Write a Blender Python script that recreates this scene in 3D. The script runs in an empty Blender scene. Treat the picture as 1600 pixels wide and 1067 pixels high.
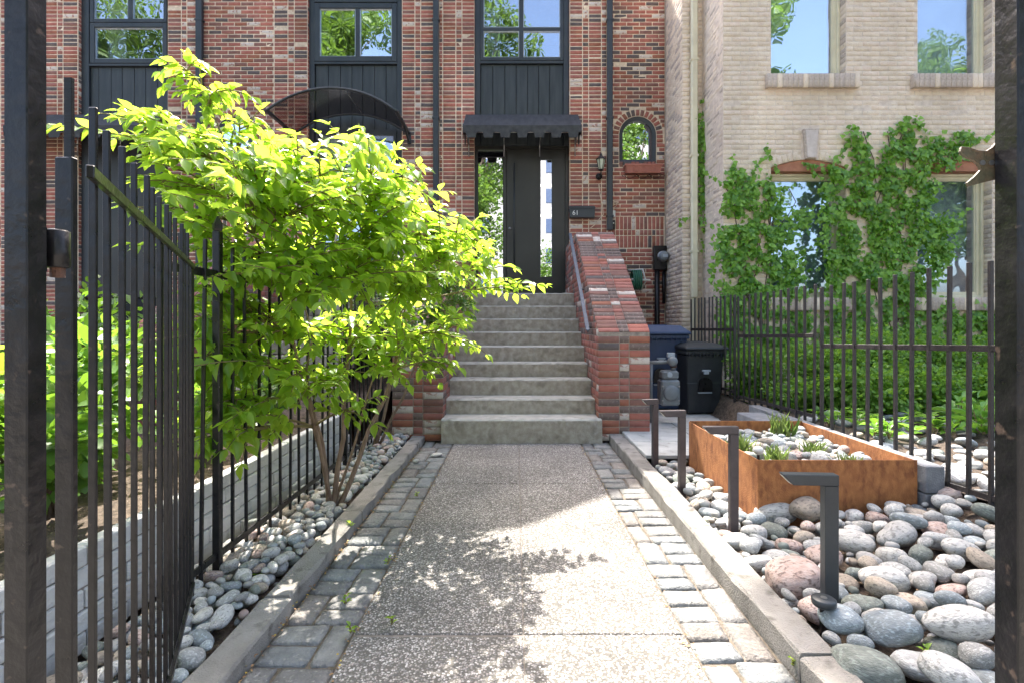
import bpy, bmesh, math, random
import numpy as np
from mathutils import Vector, Matrix, Euler
random.seed(7); RNG = np.random.default_rng(7)
R = math.radians
scene = bpy.context.scene
COL = scene.collection

# ------------------------------------------------------------------ camera, sky, sun, exposure
EYE = 1.14; VX = 806.0; HY = 508.0; FP = 800.0
cam_d = bpy.data.cameras.new("camera"); cam = bpy.data.objects.new("camera", cam_d); COL.objects.link(cam)
cam.location = (0, 0, EYE); cam.rotation_euler = (R(90), 0, 0)
cam_d.sensor_width = 36.0; cam_d.lens = 36.0 * FP / 1600.0
cam_d.shift_x = -(VX - 800) / 1600.0; cam_d.shift_y = -(533.5 - HY) / 1600.0
cam_d.clip_start = 0.02; cam_d.clip_end = 600
scene.camera = cam

SUN_EL = 55.0; SUN_DX, SUN_DY = 0.21, -0.978          # horizontal travel of the light
w = bpy.data.worlds.new("World"); scene.world = w; w.use_nodes = True
nt = w.node_tree; nt.nodes.clear()
sky = nt.nodes.new("ShaderNodeTexSky"); sky.sky_type = 'NISHITA'; sky.sun_disc = False
sky.sun_elevation = R(SUN_EL); sky.sun_rotation = math.atan2(-SUN_DX, -SUN_DY)
sky.air_density = 0.8; sky.dust_density = 5.0; sky.ozone_density = 0.4
bg = nt.nodes.new("ShaderNodeBackground"); bg.inputs['Strength'].default_value = 0.15
wo = nt.nodes.new("ShaderNodeOutputWorld")
nt.links.new(sky.outputs[0], bg.inputs[0]); nt.links.new(bg.outputs[0], wo.inputs[0])
sd = bpy.data.lights.new("sun", 'SUN'); sd.energy = 3.05; sd.angle = R(0.53); sd.color = (1, 0.95, 0.87)
sun = bpy.data.objects.new("sun", sd); COL.objects.link(sun)
ce = math.cos(R(SUN_EL))
sun.rotation_euler = Vector((SUN_DX * ce, SUN_DY * ce, -math.sin(R(SUN_EL)))).to_track_quat('-Z', 'Y').to_euler()
scene.view_settings.view_transform = 'Standard'; scene.view_settings.look = 'None'
scene.view_settings.gamma = 1; scene.view_settings.use_curve_mapping = False
scene.view_settings.exposure = 2.45
scene.render.engine = 'CYCLES'
scene.cycles.max_bounces = 8; scene.cycles.transparent_max_bounces = 16

def P(px, py, Y):
    return Vector(((px - VX) * Y / FP, Y, EYE + (HY - py) * Y / FP))
def X_(px, Y): return (px - VX) * Y / FP
def Z_(py, Y): return EYE + (HY - py) * Y / FP

# ------------------------------------------------------------------ materials
def mat(name, c, c2=None, rough=0.6, scale=8.0, bump=0.0, bscale=60.0, metal=0.0, spec=0.5, ramp=(0.35, 0.65), detail=6.0, c3=None, r3=(0.6, 0.7), s3=20.0, coat=0.0, rvar=0.0, stretch=None, objrand=0.0, weather=0.0):
    m = bpy.data.materials.new(name); m.use_nodes = True
    n = m.node_tree.nodes; l = m.node_tree.links
    b = n['Principled BSDF']
    b.inputs['Roughness'].default_value = rough; b.inputs['Metallic'].default_value = metal
    b.inputs['Specular IOR Level'].default_value = spec
    if coat: b.inputs['Coat Weight'].default_value = coat
    b.inputs['Base Color'].default_value = (*c, 1)
    tc = n.new('ShaderNodeTexCoord'); vec = tc.outputs['Object']
    if objrand:
        oi = n.new('ShaderNodeObjectInfo'); ad = n.new('ShaderNodeVectorMath'); ad.operation = 'ADD'
        sc = n.new('ShaderNodeVectorMath'); sc.operation = 'SCALE'; sc.inputs['Scale'].default_value = 37.0
        cx = n.new('ShaderNodeCombineXYZ'); 
        for i in range(3): l.new(oi.outputs['Random'], cx.inputs[i])
        l.new(cx.outputs[0], sc.inputs[0]); l.new(vec, ad.inputs[0]); l.new(sc.outputs[0], ad.inputs[1]); vec = ad.outputs[0]
    if stretch:
        mp = n.new('ShaderNodeMapping'); mp.inputs['Scale'].default_value = stretch; l.new(vec, mp.inputs[0]); vec = mp.outputs[0]
    last = None
    if c2 is not None:
        nz = n.new('ShaderNodeTexNoise'); nz.inputs['Scale'].default_value = scale; nz.inputs['Detail'].default_value = detail
        l.new(vec, nz.inputs['Vector'])
        rp = n.new('ShaderNodeValToRGB'); rp.color_ramp.elements[0].position = ramp[0]; rp.color_ramp.elements[1].position = ramp[1]
        rp.color_ramp.elements[0].color = (*c, 1); rp.color_ramp.elements[1].color = (*c2, 1)
        l.new(nz.outputs['Fac'], rp.inputs[0]); last = rp.outputs[0]
        if rvar:
            mr = n.new('ShaderNodeMapRange'); mr.inputs['To Min'].default_value = max(0.03, rough - rvar); mr.inputs['To Max'].default_value = min(1, rough + rvar)
            l.new(nz.outputs['Fac'], mr.inputs['Value']); l.new(mr.outputs[0], b.inputs['Roughness'])
        if c3 is not None:
            n3 = n.new('ShaderNodeTexNoise'); n3.inputs['Scale'].default_value = s3; n3.inputs['Detail'].default_value = 5
            l.new(vec, n3.inputs['Vector'])
            r3n = n.new('ShaderNodeValToRGB'); r3n.color_ramp.elements[0].position = r3[0]; r3n.color_ramp.elements[1].position = r3[1]
            r3n.color_ramp.elements[0].color = (0, 0, 0, 1); r3n.color_ramp.elements[1].color = (1, 1, 1, 1)
            l.new(n3.outputs['Fac'], r3n.inputs[0])
            mx = n.new('ShaderNodeMix'); mx.data_type = 'RGBA'
            l.new(r3n.outputs[0], mx.inputs[0]); l.new(last, mx.inputs[6]); mx.inputs[7].default_value = (*c3, 1); last = mx.outputs[2]
        if objrand:
            hs = n.new('ShaderNodeHueSaturation'); mrr = n.new('ShaderNodeMapRange')
            mrr.inputs['To Min'].default_value = 1 - objrand; mrr.inputs['To Max'].default_value = 1 + objrand
            l.new(oi.outputs['Random'], mrr.inputs['Value']); l.new(mrr.outputs[0], hs.inputs['Value']); l.new(last, hs.inputs['Color']); last = hs.outputs[0]
        if weather:
            gg = n.new('ShaderNodeNewGeometry'); nw = n.new('ShaderNodeTexNoise'); nw.inputs['Scale'].default_value = .9; nw.inputs['Detail'].default_value = 7
            mpw = n.new('ShaderNodeMapping'); mpw.inputs['Scale'].default_value = (1.6, 1, .7); l.new(gg.outputs['Position'], mpw.inputs[0]); l.new(mpw.outputs[0], nw.inputs['Vector'])
            mw = n.new('ShaderNodeMapRange'); mw.inputs['From Min'].default_value = .3; mw.inputs['From Max'].default_value = .7; mw.inputs['To Min'].default_value = 1 - weather; mw.inputs['To Max'].default_value = 1 + weather * .7
            l.new(nw.outputs['Fac'], mw.inputs['Value']); hw_ = n.new('ShaderNodeHueSaturation'); l.new(mw.outputs[0], hw_.inputs['Value']); l.new(last, hw_.inputs['Color']); last = hw_.outputs[0]
        l.new(last, b.inputs['Base Color'])
    if bump:
        nb = n.new('ShaderNodeTexNoise'); nb.inputs['Scale'].default_value = bscale; nb.inputs['Detail'].default_value = 5
        l.new(vec, nb.inputs['Vector'])
        bp = n.new('ShaderNodeBump'); bp.inputs['Strength'].default_value = bump; bp.inputs['Distance'].default_value = 0.01
        l.new(nb.outputs['Fac'], bp.inputs['Height']); l.new(bp.outputs[0], b.inputs['Normal'])
    return m

def leafmat(name, c, c2, tr, tmix=0.45, gloss=0.4, var=0.25):
    m = bpy.data.materials.new(name); m.use_nodes = True
    n = m.node_tree.nodes; l = m.node_tree.links
    b = n['Principled BSDF']; b.inputs['Roughness'].default_value = gloss; b.inputs['Specular IOR Level'].default_value = 0.5
    g = n.new('ShaderNodeNewGeometry')
    tc = n.new('ShaderNodeTexCoord')
    nz = n.new('ShaderNodeTexNoise'); nz.inputs['Scale'].default_value = 3.0; l.new(tc.outputs['Object'], nz.inputs['Vector'])
    oi = n.new('ShaderNodeObjectInfo')
    ad = n.new('ShaderNodeMath'); ad.operation = 'ADD'; l.new(g.outputs['Random Per Island'], ad.inputs[0]); l.new(oi.outputs['Random'], ad.inputs[1])
    fr = n.new('ShaderNodeMath'); fr.operation = 'FRACT'; l.new(ad.outputs[0], fr.inputs[0])
    mx = n.new('ShaderNodeMix'); mx.data_type = 'RGBA'; l.new(fr.outputs[0], mx.inputs[0])
    mx.inputs[6].default_value = (*c, 1); mx.inputs[7].default_value = (*c2, 1)
    l.new(mx.outputs[2], b.inputs['Base Color'])
    t = n.new('ShaderNodeBsdfTranslucent')
    hs = n.new('ShaderNodeHueSaturation'); hs.inputs['Color'].default_value = (*tr, 1)
    mr = n.new('ShaderNodeMapRange'); mr.inputs['To Min'].default_value = 1 - var; mr.inputs['To Max'].default_value = 1 + var
    l.new(fr.outputs[0], mr.inputs['Value']); l.new(mr.outputs[0], hs.inputs['Value'])
    l.new(hs.outputs[0], t.inputs['Color'])
    ms = n.new('ShaderNodeMixShader'); ms.inputs[0].default_value = tmix
    l.new(b.outputs[0], ms.inputs[1]); l.new(t.outputs[0], ms.inputs[2])
    l.new(ms.outputs[0], n['Material Output'].inputs['Surface'])
    return m

def glassmat(name, refl=0.4, tint=(0.8, 0.85, 0.9), rough=0.01, wavy=0.0):
    m = bpy.data.materials.new(name); m.use_nodes = True
    n = m.node_tree.nodes; l = m.node_tree.links; n.remove(n['Principled BSDF'])
    g = n.new('ShaderNodeBsdfGlossy'); g.inputs['Roughness'].default_value = rough; g.inputs['Color'].default_value = (0.9, 0.95, 1, 1)
    t = n.new('ShaderNodeBsdfTransparent'); t.inputs['Color'].default_value = (*tint, 1)
    ms = n.new('ShaderNodeMixShader'); ms.inputs[0].default_value = refl
    l.new(t.outputs[0], ms.inputs[1]); l.new(g.outputs[0], ms.inputs[2]); l.new(ms.outputs[0], n['Material Output'].inputs['Surface'])
    if wavy:
        nz = n.new('ShaderNodeTexNoise'); nz.inputs['Scale'].default_value = 2.5; nz.inputs['Detail'].default_value = 1
        tc = n.new('ShaderNodeTexCoord'); l.new(tc.outputs['Object'], nz.inputs['Vector'])
        bp = n.new('ShaderNodeBump'); bp.inputs['Strength'].default_value = wavy; bp.inputs['Distance'].default_value = 0.02
        l.new(nz.outputs['Fac'], bp.inputs['Height']); l.new(bp.outputs[0], g.inputs['Normal'])
    return m

M = {}
# red facade bricks
M['b_red'] = mat('brick_red', (.33, .105, .073), (.43, .16, .115), .85, 9, .5, 90, weather=.28)
M['b_rose'] = mat('brick_rose', (.37, .155, .12), (.30, .105, .08), .85, 14, .5, 90, weather=.28)
M['b_orange'] = mat('brick_orange', (.36, .145, .085), (.28, .095, .06), .85, 10, .5, 90, weather=.28)
M['b_brown'] = mat('brick_brown', (.20, .095, .075), (.27, .13, .10), .85, 12, .5, 90, weather=.28)
M['b_grey'] = mat('brick_weathered', (.21, .145, .12), (.13, .095, .085), .9, 12, .6, 70, c3=(.30, .24, .20), r3=(.58, .7), s3=40, weather=.28)
M['b_char'] = mat('brick_charcoal', (.095, .075, .072), (.145, .11, .10), .8, 12, .5, 90, weather=.28)
M['b_white'] = mat('brick_limewashed', (.38, .21, .165), (.60, .52, .45), .9, 18, .6, 60, ramp=(.40, .47), weather=.28)
BM = ['b_red', 'b_rose', 'b_orange', 'b_brown', 'b_char', 'b_white']
BWT = [.27, .19, .13, .20, .15, .06]
M['mortar'] = mat('mortar_cream', (.80, .66, .49), (.62, .49, .36), .95, 20, .5, 120, weather=.28)
M['mortar_mid'] = mat('mortar_mid', (.40, .33, .27), (.24, .20, .17), .95, 20, .5, 120, weather=.28)
M['mortar_dirty'] = mat('mortar_grey', (.26, .22, .19), (.15, .13, .11), .95, 20, .5, 120)
# pale bricks
M['t_a'] = mat('brick_tan', (.70, .575, .435), (.76, .65, .515), .9, 11, .9, 60, c3=(.50, .38, .29), r3=(.6, .75), s3=30, weather=.16)
M['t_b'] = mat('brick_sand', (.73, .62, .475), (.64, .52, .40), .9, 14, .9, 60, weather=.16)
M['t_c'] = mat('brick_pink', (.70, .555, .43), (.77, .65, .52), .9, 14, .9, 60, c3=(.74, .66, .57), r3=(.58, .7), s3=25, weather=.16)
M['t_mortar'] = mat('mortar_pale', (.74, .64, .53), (.60, .50, .41), .95, 14, .6, 90, weather=.16)
M['t_dark'] = mat('brick_sill', (.42, .345, .285), (.56, .475, .40), .9, 30, .8, 60, weather=.16)
M['keystone'] = mat('limestone', (.62, .55, .50), (.52, .45, .40), .8, 14, .2, 60)
M['terra'] = mat('terracotta_trim', (.42, .19, .11), (.34, .14, .08), .8, 14, .2, 60)
M['cream'] = mat('cream_paint', (.72, .68, .50), (.64, .60, .44), .5, 6, .1, 40)
# dark paints
M['slate'] = mat('slate_paint', (.020, .026, .032), (.034, .041, .046), .42, 3, .15, 40, rvar=.12)
M['slate_board'] = mat('slate_board', (.019, .025, .027), (.040, .048, .050), .5, 3, .3, 30, rvar=.15, stretch=(6, 6, .7), c3=(.08, .085, .07), r3=(.68, .85), s3=4)
M['iron'] = mat('black_iron', (.006, .006, .0065), (.013, .012, .013), .30, 30, .2, 60, rvar=.08, spec=.32, c3=(.07, .05, .04), r3=(.66, .74), s3=50)
M['iron_old'] = mat('weathered_iron', (.016, .0135, .0135), (.036, .030, .029), .5, 14, .4, 60, rvar=.1, c3=(.16, .13, .13), r3=(.70, .74), s3=30)
M['latch'] = mat('latch_steel', (.075, .070, .040), (.12, .075, .045), .5, 60, .3, 200)
M['rust'] = mat('rusty_iron', (.10, .045, .025), (.05, .03, .025), .8, 40, .5, 90)
M['bronze'] = mat('bronze_light', (.062, .052, .055), (.082, .068, .07), .4, 20, .1, 60, metal=.3)
M['door'] = mat('black_door', (.018, .018, .015), (.026, .025, .021), .38, 3, .12, 12)
M['awning'] = mat('awning_canvas', (.030, .031, .036), (.052, .053, .058), .85, 5, .3, 150, stretch=(3, 1, 1))
M['awning_edge'] = mat('awning_edge', (.06, .062, .06), (.035, .036, .036), .85, 12, .3, 150)
M['rail_blue'] = mat('blue_rail', (.06, .09, .135), (.035, .05, .08), .45, 20, .1, 50, metal=.2)
M['steel'] = mat('brushed_steel', (.45, .45, .45), (.35, .35, .35), .3, 20, metal=.9)
M['white'] = mat('white_plastic', (.7, .7, .66), (.6, .6, .56), .5, 12)
# masonry on the ground
M['concrete'] = mat('step_concrete', (.31, .27, .215), (.44, .395, .33), .9, 17, .9, 120, c3=(.21, .18, .14), r3=(.54, .76), s3=9)
M['concrete_top'] = mat('step_tread', (.36, .345, .30), (.48, .46, .41), .9, 9, .9, 150, c3=(.20, .20, .16), r3=(.55, .75), s3=8)
M['kerb'] = mat('kerb_concrete', (.20, .185, .165), (.29, .27, .245), .95, 7, .8, 140, c3=(.11, .10, .085), r3=(.56, .72), s3=12)
M['slabw'] = mat('pale_stone_slab', (.50, .50, .47), (.38, .38, .36), .8, 7, .4, 60, c3=(.24, .23, .20), r3=(.6, .75), s3=14)
M['block'] = mat('grey_block', (.16, .165, .18), (.22, .225, .235), .9, 20, .6, 120)
M['soil'] = mat('soil', (.05, .035, .024), (.13, .095, .07), .98, 30, 1.0, 90, c3=(.22, .18, .14), r3=(.62, .68), s3=90)
M['joint'] = mat('joint_sand', (.095, .078, .058), (.17, .14, .11), .98, 30, .8, 90, c3=(.10, .08, .05), r3=(.55, .65), s3=14)
M['asphalt'] = mat('asphalt', (.05, .05, .05), (.07, .07, .07), .9, 30, .3, 100)
M['grass'] = mat('lawn_base', (.05, .09, .03), (.08, .12, .04), .95, 6, .5, 60)
M['wblock'] = mat('white_block', (.56, .555, .54), (.46, .455, .44), .9, 5, .6, 60, c3=(.3, .3, .28), r3=(.62, .75), s3=10)
for k, (a, b_) in enumerate([((.16, .155, .145), (.24, .235, .22)), ((.20, .19, .18), (.13, .125, .12)), ((.22, .195, .175), (.16, .145, .13)), ((.15, .155, .155), (.22, .225, .22))]):
    M['cob%d' % k] = mat('granite_cobble', a, b_, .85, 16, 1.0, 70, c3=(.28, .27, .25), r3=(.58, .7), s3=60, objrand=.15)
STONES = [('pale grey', (.44, .43, .41), (.33, .33, .32)), ('blue grey', (.20, .225, .235), (.29, .31, .315)), ('warm beige', (.42, .36, .29), (.32, .27, .22)),
          ('pinkish', (.40, .29, .25), (.48, .39, .35)), ('dark greenish grey', (.13, .145, .13), (.21, .225, .20)), ('off white', (.56, .54, .50), (.46, .44, .41)), ('mid grey', (.26, .26, .25), (.34, .335, .32))]
for k, (nm, a, b_) in enumerate(STONES):
    M['st%d' % k] = mat('river_stone_' + nm.replace(' ', '_'), a, b_, .8, 3.0, .5, 9, c3=tuple(min(.72, x * 1.9) for x in a) if k in (1, 4, 6) else tuple(x * .5 for x in a), r3=(.54, .63), s3=4.5, objrand=.25, spec=.3, detail=9)
M['bark'] = mat('bark', (.16, .105, .07), (.27, .19, .135), .9, 12, .8, 60, stretch=(6, 6, .8))
M['bark_dark'] = mat('bark_dark', (.07, .05, .035), (.13, .10, .075), .9, 12, .8, 60)
M['twig'] = mat('twig', (.16, .12, .05), (.20, .18, .07), .8, 12)
M['leaf_sun'] = leafmat('dogwood_leaf', (.07, .18, .02), (.17, .31, .04), (.56, .76, .07), .58, .28, .22)
M['leaf_fine'] = leafmat('fine_leaf', (.05, .12, .02), (.09, .18, .03), (.20, .38, .03), .4, .45)
M['leaf_ivy'] = leafmat('ivy_leaf', (.06, .18, .018), (.27, .48, .07), (.32, .6, .05), .36, .33)
M['leaf_box'] = leafmat('boxwood_leaf', (.08, .20, .025), (.18, .34, .05), (.30, .52, .05), .4, .4)
M['leaf_hosta'] = leafmat('broad_leaf', (.09, .24, .04), (.15, .32, .06), (.25, .5, .05), .35, .4)
M['leaf_tree'] = leafmat('tree_leaf', (.06, .12, .02), (.11, .19, .04), (.20, .34, .04), .4, .5)
M['leaf_tuft'] = leafmat('grass_blade', (.12, .22, .05), (.30, .28, .12), (.3, .45, .1), .35, .5)
M['leaf_yellow'] = leafmat('yellow_leaf', (.55, .36, .05), (.6, .45, .08), (.6, .5, .05), .3, .5)
M['dry'] = mat('dry_leaf', (.22, .12, .06), (.32, .20, .10), .9, 20)
M['glass'] = glassmat('window_glass', .34, wavy=.15)
M['glass_pale'] = glassmat('window_glass_pale', .26, (.85, .9, .95), wavy=.25)
M['glass_sky'] = glassmat('window_glass_bright', .48, wavy=.2)
M['glass_door'] = glassmat('door_glass', .75, (.4, .45, .4))
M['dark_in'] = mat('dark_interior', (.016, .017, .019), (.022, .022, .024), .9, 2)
M['curtain'] = mat('white_curtain', (.72, .72, .70), (.55, .55, .54), .9, 3, stretch=(30, 1, .5))
M['blind'] = mat('grey_shade', (.50, .54, .54), (.58, .62, .62), .7, 2)
M['bin_blue'] = mat('blue_plastic', (.020, .042, .10), (.028, .055, .12), .45, 6, .1, 40)
M['bin_black'] = mat('black_plastic', (.018, .022, .026), (.03, .034, .038), .5, 8, .2, 50)
M['label_pale'] = mat('pale_print', (.35, .40, .44), (.3, .34, .38), .6, 10)
M['gasgrey'] = mat('gas_meter_grey', (.15, .17, .18), (.20, .22, .23), .5, 8, .1, 40, c3=(.2, .12, .07), r3=(.66, .72), s3=14)
M['green_hose'] = mat('green_hose', (.02, .12, .07), (.03, .15, .09), .5, 8)
M['flowerbox'] = mat('terracotta_plastic', (.42, .16, .115), (.36, .13, .095), .6, 10)
M['lampglass'] = mat('lantern_glass', (.55, .58, .45), (.45, .50, .36), .2, 20)
M['branchmat'] = M['bark']
def smoked():
    m = glassmat('smoked_acrylic', .07, (.62, .56, .54), .15); return m
M['smoked'] = smoked()

def corten():
    m = mat('corten_steel', (.35, .135, .045), (.20, .070, .025), .85, 11, .5, 140, stretch=(1.3, 1.3, .7), c3=(.43, .175, .058), r3=(.42, .68), s3=26, detail=11, ramp=(.38, .66))
    return m
M['corten'] = corten()
def aggregate():
    m = bpy.data.materials.new('exposed_aggregate'); m.use_nodes = True
    n = m.node_tree.nodes; l = m.node_tree.links; b = n['Principled BSDF']; b.inputs['Roughness'].default_value = .85
    tc = n.new('ShaderNodeTexCoord')
    nzw = n.new('ShaderNodeTexNoise'); nzw.inputs['Scale'].default_value = 60; l.new(tc.outputs['Object'], nzw.inputs['Vector'])
    mw = n.new('ShaderNodeMix'); mw.data_type = 'RGBA'; mw.inputs[0].default_value = .012; l.new(tc.outputs['Object'], mw.inputs[6]); l.new(nzw.outputs['Color'], mw.inputs[7])
    v = n.new('ShaderNodeTexVoronoi'); v.inputs['Scale'].default_value = 118; l.new(mw.outputs[2], v.inputs['Vector'])
    sx = n.new('ShaderNodeSeparateColor'); l.new(v.outputs['Color'], sx.inputs[0])
    rp = n.new('ShaderNodeValToRGB'); e = rp.color_ramp.elements
    e[0].position = 0; e[0].color = (.09, .085, .08, 1); e[1].position = 1; e[1].color = (.62, .58, .545, 1)
    for p, c in ((.25, (.20, .19, .18)), (.5, (.31, .285, .262)), (.7, (.38, .33, .30)), (.85, (.48, .45, .425))):
        x = e.new(p); x.color = (*c, 1)
    l.new(sx.outputs[0], rp.inputs[0])
    gp = n.new('ShaderNodeValToRGB'); gp.color_ramp.elements[0].position = .35; gp.color_ramp.elements[1].position = .62
    gp.color_ramp.elements[0].color = (0, 0, 0, 1)
    l.new(v.outputs['Distance'], gp.inputs[0])
    mx = n.new('ShaderNodeMix'); mx.data_type = 'RGBA'; l.new(gp.outputs[0], mx.inputs[0]); l.new(rp.outputs[0], mx.inputs[6]); mx.inputs[7].default_value = (.11, .10, .085, 1)
    nl = n.new('ShaderNodeTexNoise'); nl.inputs['Scale'].default_value = 2.2; nl.inputs['Detail'].default_value = 8; l.new(tc.outputs['Object'], nl.inputs['Vector'])
    mr = n.new('ShaderNodeMapRange'); mr.inputs['From Min'].default_value = .3; mr.inputs['From Max'].default_value = .7; mr.inputs['To Min'].default_value = .78; mr.inputs['To Max'].default_value = 1.18
    l.new(nl.outputs['Fac'], mr.inputs['Value'])
    hs = n.new('ShaderNodeHueSaturation'); l.new(mr.outputs[0], hs.inputs['Value']); l.new(mx.outputs[2], hs.inputs['Color']); l.new(hs.outputs[0], b.inputs['Base Color'])
    iv = n.new('ShaderNodeMath'); iv.operation = 'SUBTRACT'; iv.inputs[0].default_value = 1; l.new(v.outputs['Distance'], iv.inputs[1])
    bp = n.new('ShaderNodeBump'); bp.inputs['Strength'].default_value = .9; bp.inputs['Distance'].default_value = .004
    l.new(iv.outputs[0], bp.inputs['Height']); l.new(bp.outputs[0], b.inputs['Normal'])
    return m
M['aggregate'] = aggregate()

# ------------------------------------------------------------------ builders
class MB:
    def __init__(s): s.v = []; s.f = []; s.m = []; s.mats = []
    def mi(s, m):
        if m is None: return 0
        if m not in s.mats: s.mats.append(m)
        return s.mats.index(m)
    def poly(s, pts, faces, m=None):
        o = len(s.v); s.v += [tuple(p) for p in pts]; k = s.mi(m)
        for f in faces: s.f.append([i + o for i in f]); s.m.append(k)
        return s
    def box(s, x0, x1, y0, y1, z0, z1, m=None):
        pts = [(x0, y0, z0), (x1, y0, z0), (x1, y1, z0), (x0, y1, z0), (x0, y0, z1), (x1, y0, z1), (x1, y1, z1), (x0, y1, z1)]
        return s.poly(pts, [(0, 3, 2, 1), (4, 5, 6, 7), (0, 1, 5, 4), (1, 2, 6, 5), (2, 3, 7, 6), (3, 0, 4, 7)], m)
    def bar(s, a, b, wx, wy, m=None, up=(0, 0, 1)):
        a = Vector(a); b = Vector(b); d = (b - a).normalized(); u = Vector(up)
        if abs(d.dot(u)) > .99: u = Vector((0, 1, 0))
        x = d.cross(u).normalized(); y = x.cross(d).normalized()
        pts = []
        for p in (a, b):
            for sx, sy in ((-1, -1), (1, -1), (1, 1), (-1, 1)): pts.append(p + x * sx * wx / 2 + y * sy * wy / 2)
        return s.poly(pts, [(0, 3, 2, 1), (4, 5, 6, 7), (0, 1, 5, 4), (1, 2, 6, 5), (2, 3, 7, 6), (3, 0, 4, 7)], m)
    def tube(s, pts, rad, n=8, m=None, cap=True):
        pts = [Vector(p) for p in pts]; rs = rad if isinstance(rad, (list, tuple)) else [rad] * len(pts)
        rings = []; up = Vector((0, 0, 1)); px = None
        for i, p in enumerate(pts):
            d = (pts[min(i + 1, len(pts) - 1)] - pts[max(i - 1, 0)]).normalized()
            if px is None:
                px = d.cross(up) if abs(d.z) < .95 else d.cross(Vector((0, 1, 0)))
            px = (px - d * px.dot(d)).normalized(); py = d.cross(px)
            rings.append([p + (px * math.cos(t * 2 * math.pi / n) + py * math.sin(t * 2 * math.pi / n)) * rs[i] for t in range(n)])
        vs = [q for r in rings for q in r]; fs = []
        for i in range(len(pts) - 1):
            for t in range(n): fs.append((i * n + t, i * n + (t + 1) % n, (i + 1) * n + (t + 1) % n, (i + 1) * n + t))
        if cap: fs.append(tuple(range(n))[::-1]); fs.append(tuple((len(pts) - 1) * n + t for t in range(n)))
        return s.poly(vs, fs, m)
    def lathe(s, c, prof, n=16, m=None, axis='Z'):
        vs = []; c = Vector(c)
        for r, h in prof:
            for t in range(n):
                a = t * 2 * math.pi / n
                p = (r * math.cos(a), r * math.sin(a), h)
                if axis == 'Y': p = (p[0], -p[2], p[1])
                if axis == 'X': p = (p[2], p[0], p[1])
                vs.append(c + Vector(p))
        fs = []
        for i in range(len(prof) - 1):
            for t in range(n): fs.append((i * n + t, i * n + (t + 1) % n, (i + 1) * n + (t + 1) % n, (i + 1) * n + t))
        fs.append(tuple(range(n))[::-1]); fs.append(tuple((len(prof) - 1) * n + t for t in range(n)))
        return s.poly(vs, fs, m)
    def prism(s, poly, axis, a, b, m=None):
        # poly: 2D points in the plane across axis; extruded from a to b
        def mk(p, t):
            return {'X': (t, p[0], p[1]), 'Y': (p[0], t, p[1]), 'Z': (p[0], p[1], t)}[axis]
        n = len(poly); vs = [mk(p, a) for p in poly] + [mk(p, b) for p in poly]
        fs = [tuple(range(n)), tuple(range(2 * n - 1, n - 1, -1))] + [(i, n + i, n + (i + 1) % n, (i + 1) % n) for i in range(n)]
        return s.poly(vs, fs, m)
    def mesh(s, name, m=None, bevel=0, smooth=False, loc=None):
        me = bpy.data.meshes.new(name)
        vs = s.v
        if loc is not None: vs = [(p[0] - loc[0], p[1] - loc[1], p[2] - loc[2]) for p in vs]
        me.from_pydata(vs, [], s.f)
        if s.mats:
            for k in s.mats: me.materials.append(M[k] if isinstance(k, str) else k)
            me.polygons.foreach_set('material_index', s.m)
        elif m is not None: me.materials.append(M[m] if isinstance(m, str) else m)
        bm = bmesh.new(); bm.from_mesh(me)
        bmesh.ops.recalc_face_normals(bm, faces=bm.faces)
        if bevel: bmesh.ops.bevel(bm, geom=[e for e in bm.edges if len(e.link_faces) == 2 and e.calc_face_angle(0) > .5], offset=bevel, segments=1, affect='EDGES', clamp_overlap=True)
        bm.to_mesh(me); bm.free()
        if smooth: me.polygons.foreach_set('use_smooth', [True] * len(me.polygons))
        me.update(); return me
    def build(s, name, m=None, parent=None, bevel=0, smooth=False, label=None, cat=None, group=None, kind=None, origin=None):
        loc = origin if parent is None else (parent['_o'] if '_o' in parent else None)
        if origin is None and parent is not None:
            q = parent; t = Vector((0, 0, 0))
            while q: t += q.location; q = q.parent
            loc = tuple(t)
        me = s.mesh(name, m, bevel, smooth, loc)
        o = bpy.data.objects.new(name, me); COL.objects.link(o)
        if parent is not None: o.parent = parent
        elif origin is not None: o.location = origin
        return tag(o, label, cat, group, kind)

def tag(o, label=None, cat=None, group=None, kind=None):
    if label: o['label'] = label
    if cat: o['category'] = cat
    if group: o['group'] = group
    if kind: o['kind'] = kind
    return o
def thing(name, label, cat, loc=(0, 0, 0), group=None, kind=None):
    o = bpy.data.objects.new(name, None); COL.objects.link(o); o.location = loc; o.empty_display_size = .1
    return tag(o, label, cat, group, kind)
def place(name, me, parent=None, loc=(0, 0, 0), rot=(0, 0, 0), scale=(1, 1, 1), m=None):
    o = bpy.data.objects.new(name, me); COL.objects.link(o)
    if parent is not None:
        o.parent = parent; q = parent; t = Vector((0, 0, 0))
        while q: t += q.location; q = q.parent
        loc = Vector(loc) - t
    o.location = loc; o.rotation_euler = rot; o.scale = scale
    if m is not None and len(o.material_slots):
        o.material_slots[0].link = 'OBJECT'; o.material_slots[0].material = M[m]
    return o

def npmesh(name, V, F, mats, mi=None, smooth=False):
    me = bpy.data.meshes.new(name); nv = len(V); nf, k = F.shape
    me.vertices.add(nv); me.vertices.foreach_set('co', np.asarray(V, dtype=np.float32).ravel())
    me.loops.add(nf * k); me.loops.foreach_set('vertex_index', F.astype(np.int32).ravel())
    me.polygons.add(nf); me.polygons.foreach_set('loop_start', np.arange(0, nf * k, k, dtype=np.int32)); 
    me.polygons.foreach_set('loop_total', np.full(nf, k, dtype=np.int32))
    for m_ in mats: me.materials.append(M[m_])
    if mi is not None: me.polygons.foreach_set('material_index', mi.astype(np.int32))
    if smooth: me.polygons.foreach_set('use_smooth', np.ones(nf, dtype=bool))
    me.update(calc_edges=True); me.validate(); return me

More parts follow.
